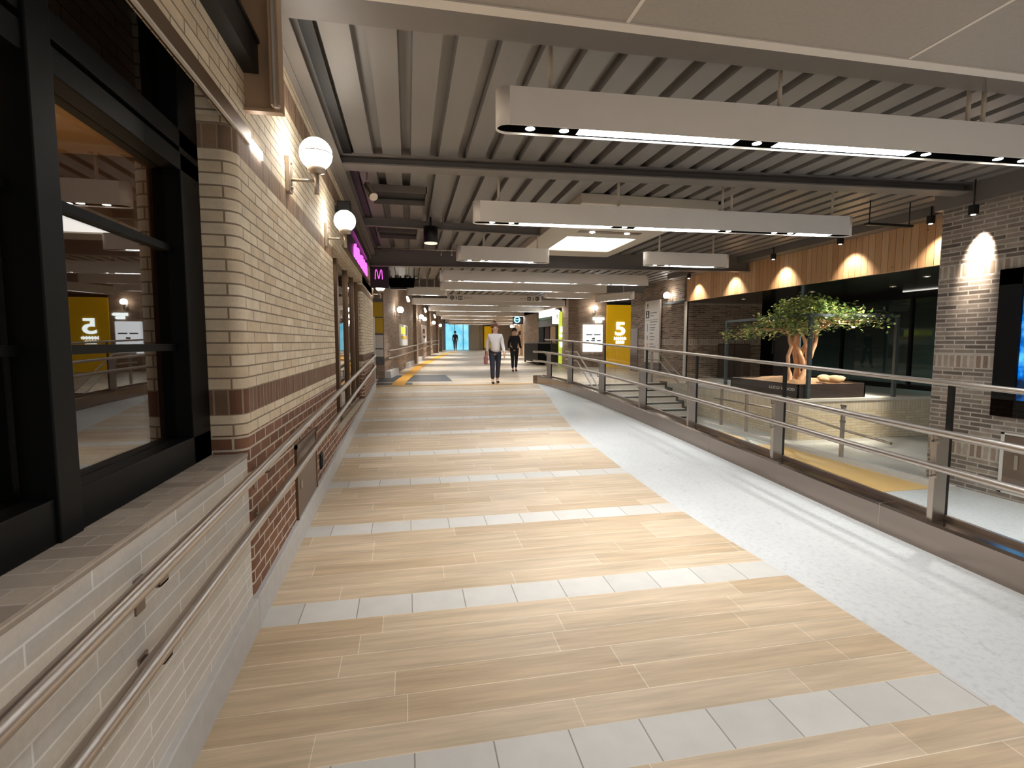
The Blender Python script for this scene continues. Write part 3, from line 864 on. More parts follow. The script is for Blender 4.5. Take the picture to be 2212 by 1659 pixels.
# hanging signboard
t = thing('hanging_sign', 'wide white hanging signboard with small pictograms across the corridor', 'sign', (2.83, 17, 2.92))
B('board', M['white_panel'], (1.27, 4.4, 17.0, 17.06, 2.92, 3.13), parent=t, bevel=.004)
for x in (1.7, 2.83, 4.0): MB().cyl((x, 17.03, 3.13), (x, 17.03, 3.68), .012, 8).build('hanger_rod', M['rod'], t)
def icon(x, kind):
    m = MB(); y = 16.995; z = 3.02
    if kind == 'o':
        m.tube([(x + .055 * cos(a), y, z + .055 * sin(a)) for a in [2 * pi * i / 16 for i in range(17)]], .014, 6, False); m.box(x - .02, x + .02, y - .004, y + .004, z - .02, z + .02)
    elif kind == 's':
        for a, b, c_, d_ in ((-.06, .06, .04, .06), (-.06, .06, -.06, -.04), (-.06, -.04, -.06, .06), (.04, .06, -.06, .06), (-.01, .01, -.04, .04)): m.box(x + a, x + b, y - .004, y + .004, z + c_, z + d_)
    else:
        m.box(x - .025, x + .025, y - .004, y + .004, z + .01, z + .03); m.box(x - .012, x + .012, y - .004, y + .004, z - .055, z + .0)
    m.build('pictogram', M['text_dark'], t)
for x, k in ((1.42, 'o'), (1.56, 'p'), (1.69, 's'), (3.98, 's'), (4.12, 'p'), (4.26, 'o')): icon(x, k)
m = MB()
for x in (1.85, 1.95, 2.05, 3.72, 3.84): m.box(x - .03, x + .03, 16.99, 16.999, 3.01, 3.03)
m.build('lettering', M['text_grey'], t)

# small things under the deck on the left
t = thing('cylinder_downlight', 'black cylinder downlight hanging below a thin beam near the left wall', 'downlight', (.4, 8.9, 3.23))
MB().cyl((.4, 8.9, 3.24), (.4, 8.9, 3.5), .118, 28).build('cylinder', M['black'], t)
MB().cyl((.4, 8.9, 3.242), (.4, 8.9, 3.228), .108, 28).build('diffuser', emis('dim warm diffuser', (1, .85, .65, 1), .8), t)
MB().cyl((.4, 8.9, 3.5), (.4, 8.9, 3.66), .02, 10).build('stem', M['black'], t)
t = thing('spotlight', 'silver cylindrical spotlight under the ceiling above the second globe lamp', 'spotlight', (-.42, 6.75, 3.45))
MB().tube([(-.47, 6.75, 3.52), (-.455, 6.72, 3.5), (-.38, 6.6, 3.34), (-.375, 6.59, 3.33)], .05, 16, True, [.03, .05, .055, .05]).build('barrel', M['steel'], t)
MB().cyl((-.46, 6.75, 3.5), (-.46, 6.75, 3.66), .012, 10).build('stem', M['steel'], t)
t = thing('spotlight', 'small black spotlight high on the left wall behind the second globe lamp', 'spotlight', (-.7, 6.9, 3.2))
B('body', M['black'], (-.79, -.64, 6.5, 6.66, 3.08, 3.25), parent=t, bevel=.01)
B('mount', M['black'], (XW, -.78, 6.55, 6.62, 3.14, 3.2), parent=t)
t = thing('cable_tray', 'dark cable tray under the ceiling beyond the letter M board', 'cable tray', (-.2, 18, 3.3))
m = MB()
m.box(-.5, .2, 13.6, 15.9, 3.2, 3.21); m.box(-.5, -.48, 13.6, 15.9, 3.2, 3.29); m.box(.18, .2, 13.6, 15.9, 3.2, 3.29)
m.build('tray', M['black_flat'], t)
for x, y in ((-.49, 13.8), (.19, 13.8), (-.49, 15.7), (.19, 15.7)): MB().cyl((x, y, 3.2), (x, y, 3.67), .008, 8).build('hanger', M['black'], t)
m = MB()
for k in range(5): m.tube([(-.4 + .12 * k, 13.6 + .45 * j, 3.24 + .02 * ((j + k) % 2)) for j in range(6)], .025, 8)
m.build('cables', M['black'], t)
t = thing('duct_pipe', 'thin pale conduit pipe under the deep beam on the left', 'pipe', (1, 12.0, 3.62))
MB().cyl((-.7, 11.7, 3.6), (2.2, 11.62, 3.6), .012, 10).build('pipe', M['lamp_metal'], t)
for k, x in enumerate((.55, .72)):
    t = thing('hanging_wire', ('left' if k == 0 else 'right') + ' of two thin wires hanging beside the black cylinder lamp', 'wire', (x, 8.6, 3.3))
    MB().cyl((x, 8.6, 3.0), (x + .05, 8.9, 3.66), .005, 6).build('wire', M['lamp_metal'], t)
    MB().cyl((x, 8.6, 2.99), (x, 8.6, 3.02), .012, 8).build('end_fitting', M['lamp_metal'], t)

B('trim_28', M['black'], (XW + .16, XW + .25, 3.4, 11.4, 3.648, 3.66), kind='structure')  # shade of the groove beside the wall channel, painted as a black strip

# ------------------------------------------------------------------ kerb, glass balustrade, ramp handrail
kp = [(x, y, zf(y)) for x, y in KERB]
kp2 = []
for (a, b) in zip(kp, kp[1:]):
    n = max(1, int((b[1] - a[1]) / .5))
    for i in range(n): kp2.append(tuple(a[j] + (b[j] - a[j]) * i / n for j in range(3)))
kp2.append(kp[-1])
kp2 += [(3.36, 13.85, ZL)]
t = thing('kerb', 'brushed steel clad kerb curving along the right side of the ramp', 'kerb', (3.75, 5, ZLOW))
MB().sweep(kp2, [(0, -.05), (0, .2), (.012, .22), (.24, .22), (.25, .2), (.25, -.95), (.2, -.95), (.2, -.05)]).build('cladding', M['steel_kerb'], t)
m = MB()
for y in (1.0, 2.05, 3.35, 4.55, 5.9, 7.3, 8.8, 10.3, 11.8):
    x = lerp_path(KERB, y)
    m.box(x - .001, x + .24, y - .002, y + .002, zf(y) - .02, zf(y) + .2215)
m.build('joint_line', M['steel'], t)
ST = [-1.6, -.1, 1.35, 2.99, 4.73, 6.52, 8.14, 10.04, 11.9, 13.2]
PX = lambda y: lerp_path(KERB, y) + .1
GX = lambda y: lerp_path(KERB, y) + .17
t = thing('glass_balustrade', 'clear glass balustrade with thin dark posts and a slim top rail beside the ramp', 'balustrade', (3.8, 5, zf(5) + .2))
HG = 1.2
MB().tube([(GX(y), y, zf(y) + HG) for y in [-3, -1] + [ST[0] + .5 * i for i in range(30)] + [13.6]], .02, 12).build('top_rail', M['steel'], t)
for k, y in enumerate(ST):
    x = GX(y)
    m = MB(); m.box(x - .012, x + .012, y - .018, y + .018, zf(y) + .2, zf(y) + HG); m.build('post', M['black_metal'], t)
for a, b in zip(ST, ST[1:]):
    n = 4 if a > 2 else 1
    m = MB()
    for i in range(n):
        ya, yb = a + .03 + (b - a - .06) * i / n, a + .03 + (b - a - .06) * (i + 1) / n
        xa, xb = GX(ya), GX(yb)
        m.hexa([(xa - .004, ya, zf(ya) + .23), (xa + .004, ya, zf(ya) + .23), (xb + .004, yb, zf(yb) + .23), (xb - .004, yb, zf(yb) + .23)],
               [(xa - .004, ya, zf(ya) + HG - .01), (xa + .004, ya, zf(ya) + HG - .01), (xb + .004, yb, zf(yb) + HG - .01), (xb - .004, yb, zf(yb) + HG - .01)])
    m.build('glass_panel', M['glass_rail'], t)
m = MB()
for a, b in zip(kp2, kp2[1:]):
    if a[1] < 13: m.bar((a[0] + .17, a[1], a[2] + .235), (b[0] + .17, b[1], b[2] + .235), .03, .03)
m.build('glass_shoe', M['steel'], t)
t = thing('handrail', 'double round steel handrail on flat posts along the right side of the ramp', 'handrail', (3.7, 5, zf(5) + .2))
ys = [-3, -1.5] + [ST[0] + .4 * i for i in range(37)] + [13.0]
for h in (.87, .62):
    RX = lambda y: lerp_path(KERB, y) - .0
    pth = [(RX(y), y, zf(y) + h) for y in ys] + [(3.5, 13.45, zf(13.4) + h), (3.42, 13.75, ZL + h), (3.4, 13.95, ZL + h)]
    MB().tube(pth, .027, 16).build('rail', M['steel'], t)
for y in ST[1:]:
    x = PX(y); z = zf(y)
    po = B('post', M['steel'], (x - .055, x + .055, y - .022, y + .022, z + .21, z + .83), parent=t, bevel=.004)
    B('post_cap', M['steel'], (x - .07, x + .06, y - .03, y + .03, z + .83, z + .85), parent=po)
    for h in (.87, .62):
        m = MB(); xr = lerp_path(KERB, y)
        m.box(xr - .008, x - .05, y - .035, y - .025, z + h - .075, z + h - .06); m.box(xr - .008, xr + .006, y - .035, y - .025, z + h - .075, z + h - .015)
        m.box(x - .06, x - .045, y - .04, y - .02, z + h - .09, z + h - .05)
        m.build('bracket', M['steel'], t, bevel=.002)

# ------------------------------------------------------------------ stairs from the lower floor to the landing
t = thing('staircase', 'short flight of pale stone steps with dark nosings right of the balustrade', 'staircase', (5.6, 12, ZLOW))
NR, RH, TD = 6, (ZL - ZLOW) / 6, .31
for k in range(NR):
    y = 13.1 - TD * (NR - 1 - k); z1 = ZLOW + RH * (k + 1)
    if k < NR - 1:
        B('step', M['stair'], (4.3, 6.9, y, 13.1, z1 - RH, z1), parent=t)
    else:
        B('step', M['stair'], (4.3, 6.9, 13.1, 13.4, z1 - RH, z1), parent=t)
    B('nosing', M['nosing'], (4.3, 6.9, y - .004, y + .05, z1 - .035, z1 + .004), parent=t)
m = MB()
for k in range(NR):
    y = 13.1 - TD * (NR - 1 - k)
    m.box(6.9, 6.94, y - .05, y + TD, ZLOW, ZLOW + RH * (k + 1) + .05)
m.build('stringer', M['nosing'], t)
def slope_rail(name, label, pts, posts, hh, base):
    """two rails on posts: pts = list of (x, y, ground z)"""
    t = thing(name, label, 'handrail', (pts[0][0], pts[0][1], pts[0][2]))
    for h in hh: MB().tube([(x, y, z + h) for x, y, z in pts], .019, 12).build('rail', M['steel'], t)
    for (x, y, z) in posts:
        B('post', M['steel'], (x - .03, x + .03, y - .02, y + .02, z, z + hh[0] - .03), parent=t, bevel=.003)
        m = MB()
        for h in hh: m.box(x - .005, x + .005, y - .06, y + .06, z + h - .05, z + h - .015)
        m.build('bracket', M['steel'], t)
    return t
slope_rail('handrail', 'stair handrail on the right, sloping down in front of the brown brick', [(6.75, 14.0, ZL), (6.75, 13.2, ZL), (6.75, 11.5, ZLOW), (6.9, 11.1, ZLOW)], [(6.75, 13.6, ZL), (6.75, 11.55, ZLOW)], (.87, .64), 0)
slope_rail('handrail', 'stair handrail on the left, sloping down behind the glass balustrade', [(4.4, 14.2, ZL), (4.4, 13.2, ZL), (4.4, 11.5, ZLOW), (4.4, 11.1, ZLOW)], [(4.4, 13.9, ZL), (4.4, 11.5, ZLOW)], (.87, .64), 0)
B('trim_21', M['concrete'], (6.98, 7.16, 5.5, 11.4, ZLOW, ZLOW + .06), kind='structure')
slope_rail('handrail', 'steel handrail on slim posts in front of the sand brick terrace wall', [(7.07, 11.0, ZLOW), (7.07, 8.6, ZLOW), (7.07, 7.2, ZLOW - .15), (7.07, 6.4, ZLOW - .2)],
           [(7.07, 10.7, ZLOW + .04), (7.07, 9.8, ZLOW + .04), (7.07, 8.7, ZLOW + .04), (7.07, 7.3, ZLOW + .03)], (.92, .66), 0)

# ------------------------------------------------------------------ terrace with planter and tree
TX = 7.62; TY = 8.95
m = MB(); m.box(TX, 13, TY, TY + .2, ZLOW, ZL - .06); m.box(TX, TX + .2, TY + .2, 13.2, ZLOW, ZL - .06)
m.build('wall_terrace', M['brick_terrace'], kind='structure')
m = MB(); m.box(TX - .02, 13, TY - .02, TY + .26, ZL - .06, ZL); m.box(TX - .02, TX + .26, TY + .26, 13.4, ZL - .06, ZL)
m.build('trim_22', M['concrete'], kind='structure', bevel=.005)
B('floor_terrace', M['floor_lower'], (TX + .2, 13, TY + .2, 18, ZL - .06, ZL - .01), kind='structure')
B('floor_side', M['floor_lower'], (9.2, 13, -4, 9.1, ZLOW - .1, ZLOW - .005), kind='structure')
t = thing('planter', 'dark brown planter box with pale lettering on the terrace edge', 'planter', (8.45, 10.1, ZL))
px0, px1, py0, py1, pz = 7.66, 9.25, 9.03, 11.25, ZL + .29
m = MB()
m.box(px0, px1, py0, py0 + .03, ZL, pz); m.box(px0, px1, py1 - .03, py1, ZL, pz); m.box(px0, px0 + .03, py0, py1, ZL, pz); m.box(px1 - .03, px1, py0, py1, ZL, pz)
m.build('box', M['planter'], t)
m = MB(); n = 16
g = [[(px0 + .03 + (px1 - px0 - .06) * i / n, py0 + .03 + (py1 - py0 - .06) * j / n, pz - .03 + .12 * sin(pi * i / n) * sin(pi * j / n) + random.uniform(-.012, .012)) for j in range(n + 1)] for i in range(n + 1)]
b = m.pts([p for r in g for p in r])
for i in range(n):
    for j in range(n):
        k = b + i * (n + 1) + j; m.face([k, k + n + 1, k + n + 2, k + 1], True)
m.build('soil', M['earth'], t)
text_mesh('lettering', 'LUCO WOOD', M['poster_white'], t, (px0 - .004, 9.5, ZL + .17), (0, -1, 0), (0, 0, 1), .085, .004, width=.75)
for k, (x, y, r) in enumerate(((8.75, 9.3, .16), (9.0, 9.45, .12), (8.45, 9.25, .1), (8.9, 9.75, .13))):
    m = MB(); m.sphere((0, 0, 0), r, 12, 8)
    m.v = [Vector((v.x * random.uniform(.9, 1.25), v.y * random.uniform(.85, 1.1), v.z * .55)) + Vector((x, y, pz + .07)) for v in m.v]
    o = m.build('rock', M['rock']); tag(o, ['flat pale rock in the planter right of the trunk', 'small pale rock at the right end of the planter', 'pale rock at the front foot of the tree', 'pale rock behind the others in the planter'][k], 'rock', 'rocks in the planter')
t = thing('tree', 'flat crowned tree with a pale twisted trunk growing in the dark planter', 'tree', (8.35, 9.75, pz))
rt = random.Random(3)
m = MB(); tips = []
for k in range(7):
    a0 = 2 * pi * k / 7; pth = []; rr = []
    tw = rt.choice((-1, 1)) * rt.uniform(1.6, 3.0); rb = rt.uniform(.1, .22)
    for j in range(15):
        f = j / 14; a = a0 + tw * f
        r = rb * (1 - .55 * sin(pi * f)) + (.1 * f)
        pth.append((8.35 + r * cos(a), 9.75 + r * sin(a), pz - .05 + f * 1.05)); rr.append(.062 * (1 - .45 * f) * rt.uniform(.85, 1.2))
    m.tube(pth, .05, 9, True, rr); tips.append(pth[-1])
pth = [(8.35 - .34 + .03 * sin(j), 9.75 + .02 * cos(2 * j), pz - .05 + j * .1) for j in range(12)]
m.tube(pth, .04, 8, True, [.05 - .002 * j for j in range(12)])
m.build('trunk', M['bark'], t)
m = MB(); cl = []
for k in range(26):
    a = rt.uniform(0, 2 * pi); R = rt.uniform(.35, 1.5); tip = rt.choice(tips)
    ex = 8.4 + R * 1.06 * cos(a); ey = 9.75 + R * .8 * sin(a)
    ez = pz + 1.08 + rt.uniform(-.05, .3) + (.32 * (1 - (R / 1.5) ** 2))
    if ex < 7.6: ez -= .12
    mid = ((tip[0] + ex) / 2 + rt.uniform(-.1, .1), (tip[1] + ey) / 2, (tip[2] + ez) / 2 + rt.uniform(0, .15))
    m.tube([tip, mid, (ex, ey, ez)], .02, 6, True, [.03, .018, .008]); cl.append((ex, ey, ez))
m.build('branches', M['bark'], t)
m = MB()
for (cx, cy, cz) in cl + [((c[0] + 8.4) / 2, (c[1] + 9.75) / 2, c[2] + .08) for c in cl]:
    for _ in range(100):
        a = rt.uniform(0, 2 * pi); r = .3 * sqrt(rt.random()); p = Vector((cx + r * cos(a), cy + r * sin(a), cz + rt.gauss(0, .075)))
        d = Vector((rt.gauss(0, 1), rt.gauss(0, 1), rt.gauss(0, .5))).normalized(); s_ = d.cross(Vector((rt.gauss(0, .5), rt.gauss(0, .5), 1))).normalized()
        L, w = rt.uniform(.06, .1), rt.uniform(.024, .038)
        u_ = d.cross(s_) * .008
        m.poly([p, p + d * L * .5 + s_ * w + u_, p + d * L, p + d * L * .5 - s_ * w + u_])
m.build('foliage', M['leaf'], t, recalc=False)
# framed screen on the terrace edge in front of the tree
t = thing('glass_screen', 'slim grey green steel frame standing on the terrace in front of the tree', 'screen', (9, 9.0, ZL))
for (x, y) in ((7.85, 8.99), (9.9, 8.99), (8.35, 12.5)):
    B('post', M['teal_steel'], (x - .035, x + .035, y - .03, y + .03, ZL, 2.16), parent=t)
B('top_bar', M['teal_steel'], (7.85, 9.9, 8.97, 9.01, 2.1, 2.16), parent=t)
MB().bar((7.85, 8.99, 2.13), (8.35, 12.5, 2.13), .05, .06).build('top_bar', M['teal_steel'], t)

# ------------------------------------------------------------------ right side: pier, cladding, facade
PXR = 7.35
m = MB(); m.box(PXR, 8.0, -4, 6.08, ZLOW - .05, 3.4)
m.build('wall_right_pier', M['brick_grey'], kind='structure')
B('trim_23', M['steel_beam'], (7.22, 7.6, 3.1, 6.1, 3.4, 3.66), (7.9, 8.2, 6.1, 15, 3.52, 3.66), kind='structure')
B('wall_right_cladding', M['cladding'], (8.2, 8.28, 6.05, 14.35, 2.8, 3.6), kind='structure')
B('ceiling_right', M['soffit_dark'], (8.28, 13, 5.0, 16, 2.8, 2.86), kind='structure')
t = thing('digital_display', 'tall black framed display with a blue picture on the grey brick pier', 'display', (PXR, 4.2, 1.5))
m = MB()
y0, y1, z0, z1 = 2.9, 5.27, .66, 2.5
for q in ((y0, y1, z0, z0 + .22), (y0, y1, z1 - .2, z1), (y0, y0 + .14, z0, z1), (y1 - .26, y1, z0, z1)): m.box(PXR - .05, PXR + .01, *q)
m.build('frame', M['window_black'], t, bevel=.004)
B('screen', M['blue_screen'], (PXR - .02, PXR, y0 + .14, y1 - .25, z0 + .22, z1 - .2), parent=t)
d1 = bpy.data.objects.new('door_1', None); COL.objects.link(d1); d1.location = (PXR, 4.6, -.3); d1['kind'] = 'structure'
B('door_leaf', M['brown_panel'], (PXR - .015, PXR + .005, 4.1, 5.1, -.28, .44), parent=d1)
B('door_frame', M['concrete'], (PXR - .02, PXR + .005, 5.1, 5.14, -.3, .46), (PXR - .02, PXR + .005, 4.1, 5.14, .44, .46), (PXR - .02, PXR + .005, 4.1, 5.14, -.3, -.28), parent=d1)
B('door_handle', M['steel'], (PXR - .03, PXR - .012, 4.93, 4.97, .02, .2), parent=d1, bevel=.003)
def cube_spot(x, y, z, label, to=None, energy=0, angle=40):
    t = thing('spotlight', label, 'spotlight', (x, y, z), 'small black spotlights')
    B('body', M['black'], (x - .04, x + .04, y - .04, y + .04, z - .06, z + .06), parent=t, bevel=.006)
    MB().cyl((x, y, z - .06), (x, y, z - .066), .026, 16).build('lens', M['led'], t)
    MB().cyl((x, y, z + .06), (x, y, 3.67), .01, 8).build('stem', M['black'], t)
    if to: spot('beam', (x, y, z - .09), to, energy, angle, .8, (1, .9, .78), .03, t)
cube_spot(7.12, 5.5, 3.28, 'black cube spotlight above the bright spot on the grey brick pier', (7.37, 5.56, 2.72), 330, 44)
cube_spot(7.88, 6.7, 3.46, 'black cube spotlight near the top right end of the wood cladding', (8.2, 6.75, 2.7), 60, 88)
cube_spot(7.88, 8.4, 3.46, 'black cube spotlight second from the right in front of the wood cladding', (8.2, 8.4, 2.7), 60, 88)
cube_spot(7.88, 10.2, 3.46, 'black cube spotlight in the middle of the wood cladding', (8.2, 10.2, 2.7), 60, 88)
cube_spot(7.88, 12.0, 3.46, 'black cube spotlight second from the far end of the wood cladding', (8.2, 12.0, 2.7), 60, 88)
cube_spot(7.88, 13.7, 3.46, 'black cube spotlight at the far end of the wood cladding', (8.2, 13.7, 2.7), 60, 88)
t = thing('light_track', 'thin dark lighting rail hung above the right end of the wood cladding', 'lighting track', (7.3, 6.6, 3.3))
m = MB(); m.box(6.6, 7.4, 6.55, 6.62, 3.3, 3.33); m.build('rail', M['black_metal'], t)
m = MB()
for x in (6.65, 7.35): m.cyl((x, 6.58, 3.33), (x, 6.58, 3.66), .008, 8)
m.build('hanger', M['black_metal'], t)
# dark glass facade behind the terrace, lamps in the dark soffit
w3 = bpy.data.objects.new('window_3', None); COL.objects.link(w3); w3.location = (11.8, 9, ZL); w3['kind'] = 'structure'
m = MB()
for y in (6.0, 8.2, 10.3, 12.3, 14.0): m.box(11.75, 11.83, y, y + .06, ZL, 2.8)
m.box(11.76, 11.83, 5, 14.1, 2.62, 2.8); m.box(11.76, 11.83, 5, 14.1, ZL, ZL + .12)
m.build('window_frame', M['window_black'], w3)
for a, b in ((6.06, 8.2), (8.26, 10.3), (10.36, 12.3), (12.36, 14.0)): B('pane', M['glass_facade'], (11.79, 11.8, a, b, ZL + .12, 2.62), parent=w3)
B('wall_facade_inside', plain('dark green grey wall', S(96, 116, 110), .8), (13.6, 13.7, 4, 16, 0, 3), kind='structure')
t = thing('light_line', 'thin pale light line along the edge of the dark soffit', 'led light', (11.6, 8, 2.79))
B('line', emis('dim pale line', (1, .95, .85, 1), .6), (11.66, 11.69, 5.5, 10.5, 2.78, 2.8), parent=t)
for k, (x, y) in enumerate(((9.3, 13.2), (9.6, 11.0), (10.4, 9.6), (9.4, 8.0))):
    t = thing('downlight', ['recessed downlight at the far left of the dark soffit', 'recessed downlight in the dark soffit above the left of the tree', 'recessed downlight in the dark soffit above the right of the tree', 'recessed downlight at the right end of the dark soffit'][k], 'downlight', (x, y, 2.8), 'recessed downlights')
    MB().lathe((x, y, 2.79), [(.06, .01), (.06, 0), (.045, 0), (.045, .01)], 20, False).build('ring', M['lamp_metal'], t)
    MB().cyl((x, y, 2.797), (x, y, 2.801), .045, 16).build('lens', M['led'], t)
    spot('beam', (x, y, 2.77), (8.4 + (x - 8.4) * .3, 9.75 + (y - 9.75) * .35, .9), 320, 60, .7, (1, .9, .74), .04, t)
spot('terrace_lamp', (8.75, 8.2, 2.76), (8.4, 9.75, 1.5), 260, 60, .8, (1, .92, .8), .05)
spot('facade_fill', (12.7, 9.5, 2.7), (13.5, 9.5, .6), 130, 140, .9, (.62, .9, .85), .2)  # added teal fill brightening the wall behind the facade glass
# back wall of the terrace with door, panel, column
B('wall_right_back', M['brick_back'], (9.4, 11.25, 15.0, 15.2, 0, 3.7), kind='structure')
d2 = bpy.data.objects.new('door_2', None); COL.objects.link(d2); d2.location = (11.5, 15, ZL); d2['kind'] = 'structure'
B('door_leaf', M['window_black'], (11.25, 11.8, 15.0, 15.05, ZL, 2.8), parent=d2)
B('door_handle', M['steel'], (11.66, 11.69, 14.96, 15.0, 1.2, 1.65), parent=d2)
t = thing('warning_sign', 'small yellow notice high on the black door behind the tree', 'notice', (11.42, 14.98, 2.1))
B('plate', M['poster_yellow'], (11.34, 11.52, 14.985, 15.0, 2.0, 2.28), parent=t)
B('print', M['text_dark'], (11.39, 11.47, 14.982, 14.986, 2.08, 2.2), parent=t)
B('wall_right_panel', M['grey_metal'], (11.74, 11.9, 14.06, 15.0, ZL, 2.8), kind='structure')
t = thing('wall_cabinet', 'brown metal cabinet doors low on the brown brick behind the terrace', 'cabinet', (10.2, 15, ZL))
B('door', M['brown_panel'], (9.75, 10.28, 14.96, 15.0, ZL, 1.5), parent=t); B('door', M['brown_panel'], (10.3, 10.83, 14.96, 15.0, ZL, 1.5), parent=t)
B('frame', M['bronze'], (9.72, 10.86, 14.97, 15.0, 1.5, 1.53), (9.72, 9.75, 14.97, 15.0, ZL, 1.53), (10.83, 10.86, 14.97, 15.0, ZL, 1.53), parent=t)
B('trim_24', M['concrete'], (8.14, 8.2, 14.3, 14.36, ZL, 2.8), kind='structure')
B('trim_25', M['black_metal'], (8.21, 8.25, 14.3, 14.36, ZL, 2.8), kind='structure')
# wall with the directory sign, rounded near corner
m = MB()
prof = [(9.4, 15.0)] + [(8.6 + .22 - .22 * sin(a), 15.0 + .22 - .22 * cos(a)) for a in [pi / 2 * i / 8 for i in range(9)]] + [(8.6, 19.2)]
u = 0
for i in range(len(prof) - 1):
    (a, b_), (c, d_) = prof[i], prof[i + 1]; L = sqrt((c - a) ** 2 + (d_ - b_) ** 2)
    k = m.pts([(a, b_, 0), (c, d_, 0), (c, d_, 3.7), (a, b_, 3.7)])
    m.face([k, k + 1, k + 2, k + 3], 0 < i < len(prof) - 2, {k: (u, 0), k + 1: (u + L, 0), k + 2: (u + L, 3.7), k + 3: (u, 3.7)}); u += L
m.poly([(8.6, 19.2, 0), (9.6, 19.2, 0), (9.6, 19.2, 3.7), (8.6, 19.2, 3.7)])
m.build('wall_right_middle', M['brick_back'], kind='structure')
B('trim_26', M['brown_panel'], (8.575, 8.6, 18.5, 19.1, ZL, 2.1), kind='structure')
globe_lamp(15.95, 2.96, 1, 'globe lamp on the brown brick beside the far end of the wood cladding', x=8.6, nx=-1)
t = thing('directory_sign', 'tall white directory board with an arrow, pictogram and coloured bars on brown brick', 'sign', (8.5, 17.4, .9))
X0 = 8.5; ya, yb = 16.62, 17.75
B('board', M['white_panel'], (X0, X0 + .06, ya, yb, .86, 3.05), parent=t, bevel=.004)
B('base', M['grey_metal'], (X0 + .01, X0 + .06, ya, yb, ZL, .86), parent=t)
B('wall_fixing', M['grey_metal'], (X0 + .06, 8.6, ya + .1, yb - .1, 1.2, 2.8), parent=t)
X1 = X0 - .004
def mark(nm, mat, y0, y1, z0, z1): B(nm, mat, (X1, X0 + .001, y0, y1, z0, z1), parent=t)
yl = yb - .22
m = MB(); m.box(X1, X0, yl - .015, yl + .015, 2.78, 2.9); m.prism([(X1, yl - .06, 2.88), (X1, yl + .06, 2.88), (X1, yl, 2.97)], (.004, 0, 0)); m.build('arrow', M['text_dark'], t)
pic = B('pictogram', M['text_dark'], (X1, X0 + .001, yl - .13, yl + .13, 2.44, 2.7), parent=t)
B('pictogram_figure', M['white_panel'], (X1 - .003, X1, yl - .05, yl + .05, 2.48, 2.56), (X1 - .003, X1, yl - .02, yl + .02, 2.58, 2.66), parent=pic)
mark('divider', M['text_grey'], ya + .1, yb - .08, 2.36, 2.375)
m = MB()
for z, w in ((2.6, .5), (2.5, .3), (2.28, .55), (2.18, .45), (2.08, .4), (2.0, .35), (1.88, .25), (1.76, .35), (1.66, .3), (1.5, .3), (1.4, .45), (1.24, .35), (1.1, .3), (1.04, .34), (.98, .3)):
    m.box(X1, X0, yb - .42 - w, yb - .42, z, z + .03)
m.build('lettering', M['text_grey'], t)
mark('blue_bar', M['blue_bar'], yl - .03, yl + .02, 1.96, 2.24); mark('green_bar', M['green_bar'], yl - .03, yl + .02, 1.66, 1.82)
mark('orange_bar', M['orange_bar'], yl - .03, yl + .02, 1.36, 1.54); mark('red_bar', M['red_bar'], yl - .03, yl + .02, .96, 1.26)

# yellow panel with the figure 5, menu screen, back wall behind them
Y5 = 21.0; Z5 = zf(21)
B('wall_right_far', M['brick_far'], (6.6, 11, Y5 + .08, Y5 + .3, 0, 3.7), kind='structure')
B('trim_27', M['brick_far'], (6.58, 7.0, Y5 - .1, Y5 + .08, 0, 3.7), kind='structure')
t = thing('number_sign', 'large yellow panel with a glowing white figure 5', 'sign', (8.9, Y5, Z5))
B('panel', M['sign_yellow'], (8.32, 9.55, Y5, Y5 + .06, Z5, 3.16), parent=t)
B('top_band', M['black'], (8.32, 9.6, Y5 - .02, Y5 + .06, 3.16, 3.27), parent=t)
text_mesh('figure', '5', M['letters_lit'], t, (8.93, Y5 - .015, 2.12), (1, 0, 0), (0, 0, 1), .76, .03, width=.44, bold=.016)
m = MB()
for z, w, n in ((1.72, .56, 6), (1.56, .38, 7)):
    for i in range(n):
        x = 8.93 - w / 2 + w * (i + .08) / n; q = w / n * .84
        m.box(x, x + q, Y5 - .02, Y5, z, z + .035); m.box(x, x + q * .3, Y5 - .02, Y5, z - .055, z + .08); m.box(x + q * .6, x + q, Y5 - .02, Y5, z - .03, z + .05)
m.build('lettering', M['letters_lit'], t)
t = thing('menu_screen', 'bright white portrait screen with rows of small print left of the yellow panel', 'display', (7.7, Y5, 1.2))
B('screen', M['screen_white'], (7.27, 8.14, Y5, Y5 + .06, 1.17, 2.32), parent=t, bevel=.02)
m = MB()
for z, parts in ((1.87, ((7.4, 7.68), (7.75, 8.05))), (1.62, ((7.4, 7.54), (7.62, 7.8), (7.88, 8.06)))):
    for a, b_ in parts: m.box(a, b_, Y5 - .004, Y5, z, z + .045)
m.box(7.66, 7.8, Y5 - .004, Y5, 1.69, 1.76)
m.build('print', M['screen_text'], t)
t = thing('lit_logo', 'glowing white wall lettering above the portrait screen', 'sign', (7.95, Y5, 2.5))
m = MB()
for z, x0, x1, n in ((2.56, 7.72, 8.2, 6), (2.44, 7.82, 8.1, 5)):
    for i in range(n):
        x = x0 + (x1 - x0) * (i + .05) / n; q = (x1 - x0) / n * .9
        m.box(x, x + q, Y5 - .02, Y5 + .08, z, z + .035); m.box(x, x + q * .35, Y5 - .02, Y5 + .08, z - .045, z + .07); m.box(x + q * .62, x + q, Y5 - .02, Y5 + .08, z - .03, z + .05)
m.build('letters', M['letters_lit'], t)
globe_lamp(Y5 + .08, 2.85, 1, 'globe lamp on brick above the portrait screen', x=7.75, nx=0, ny=-1)

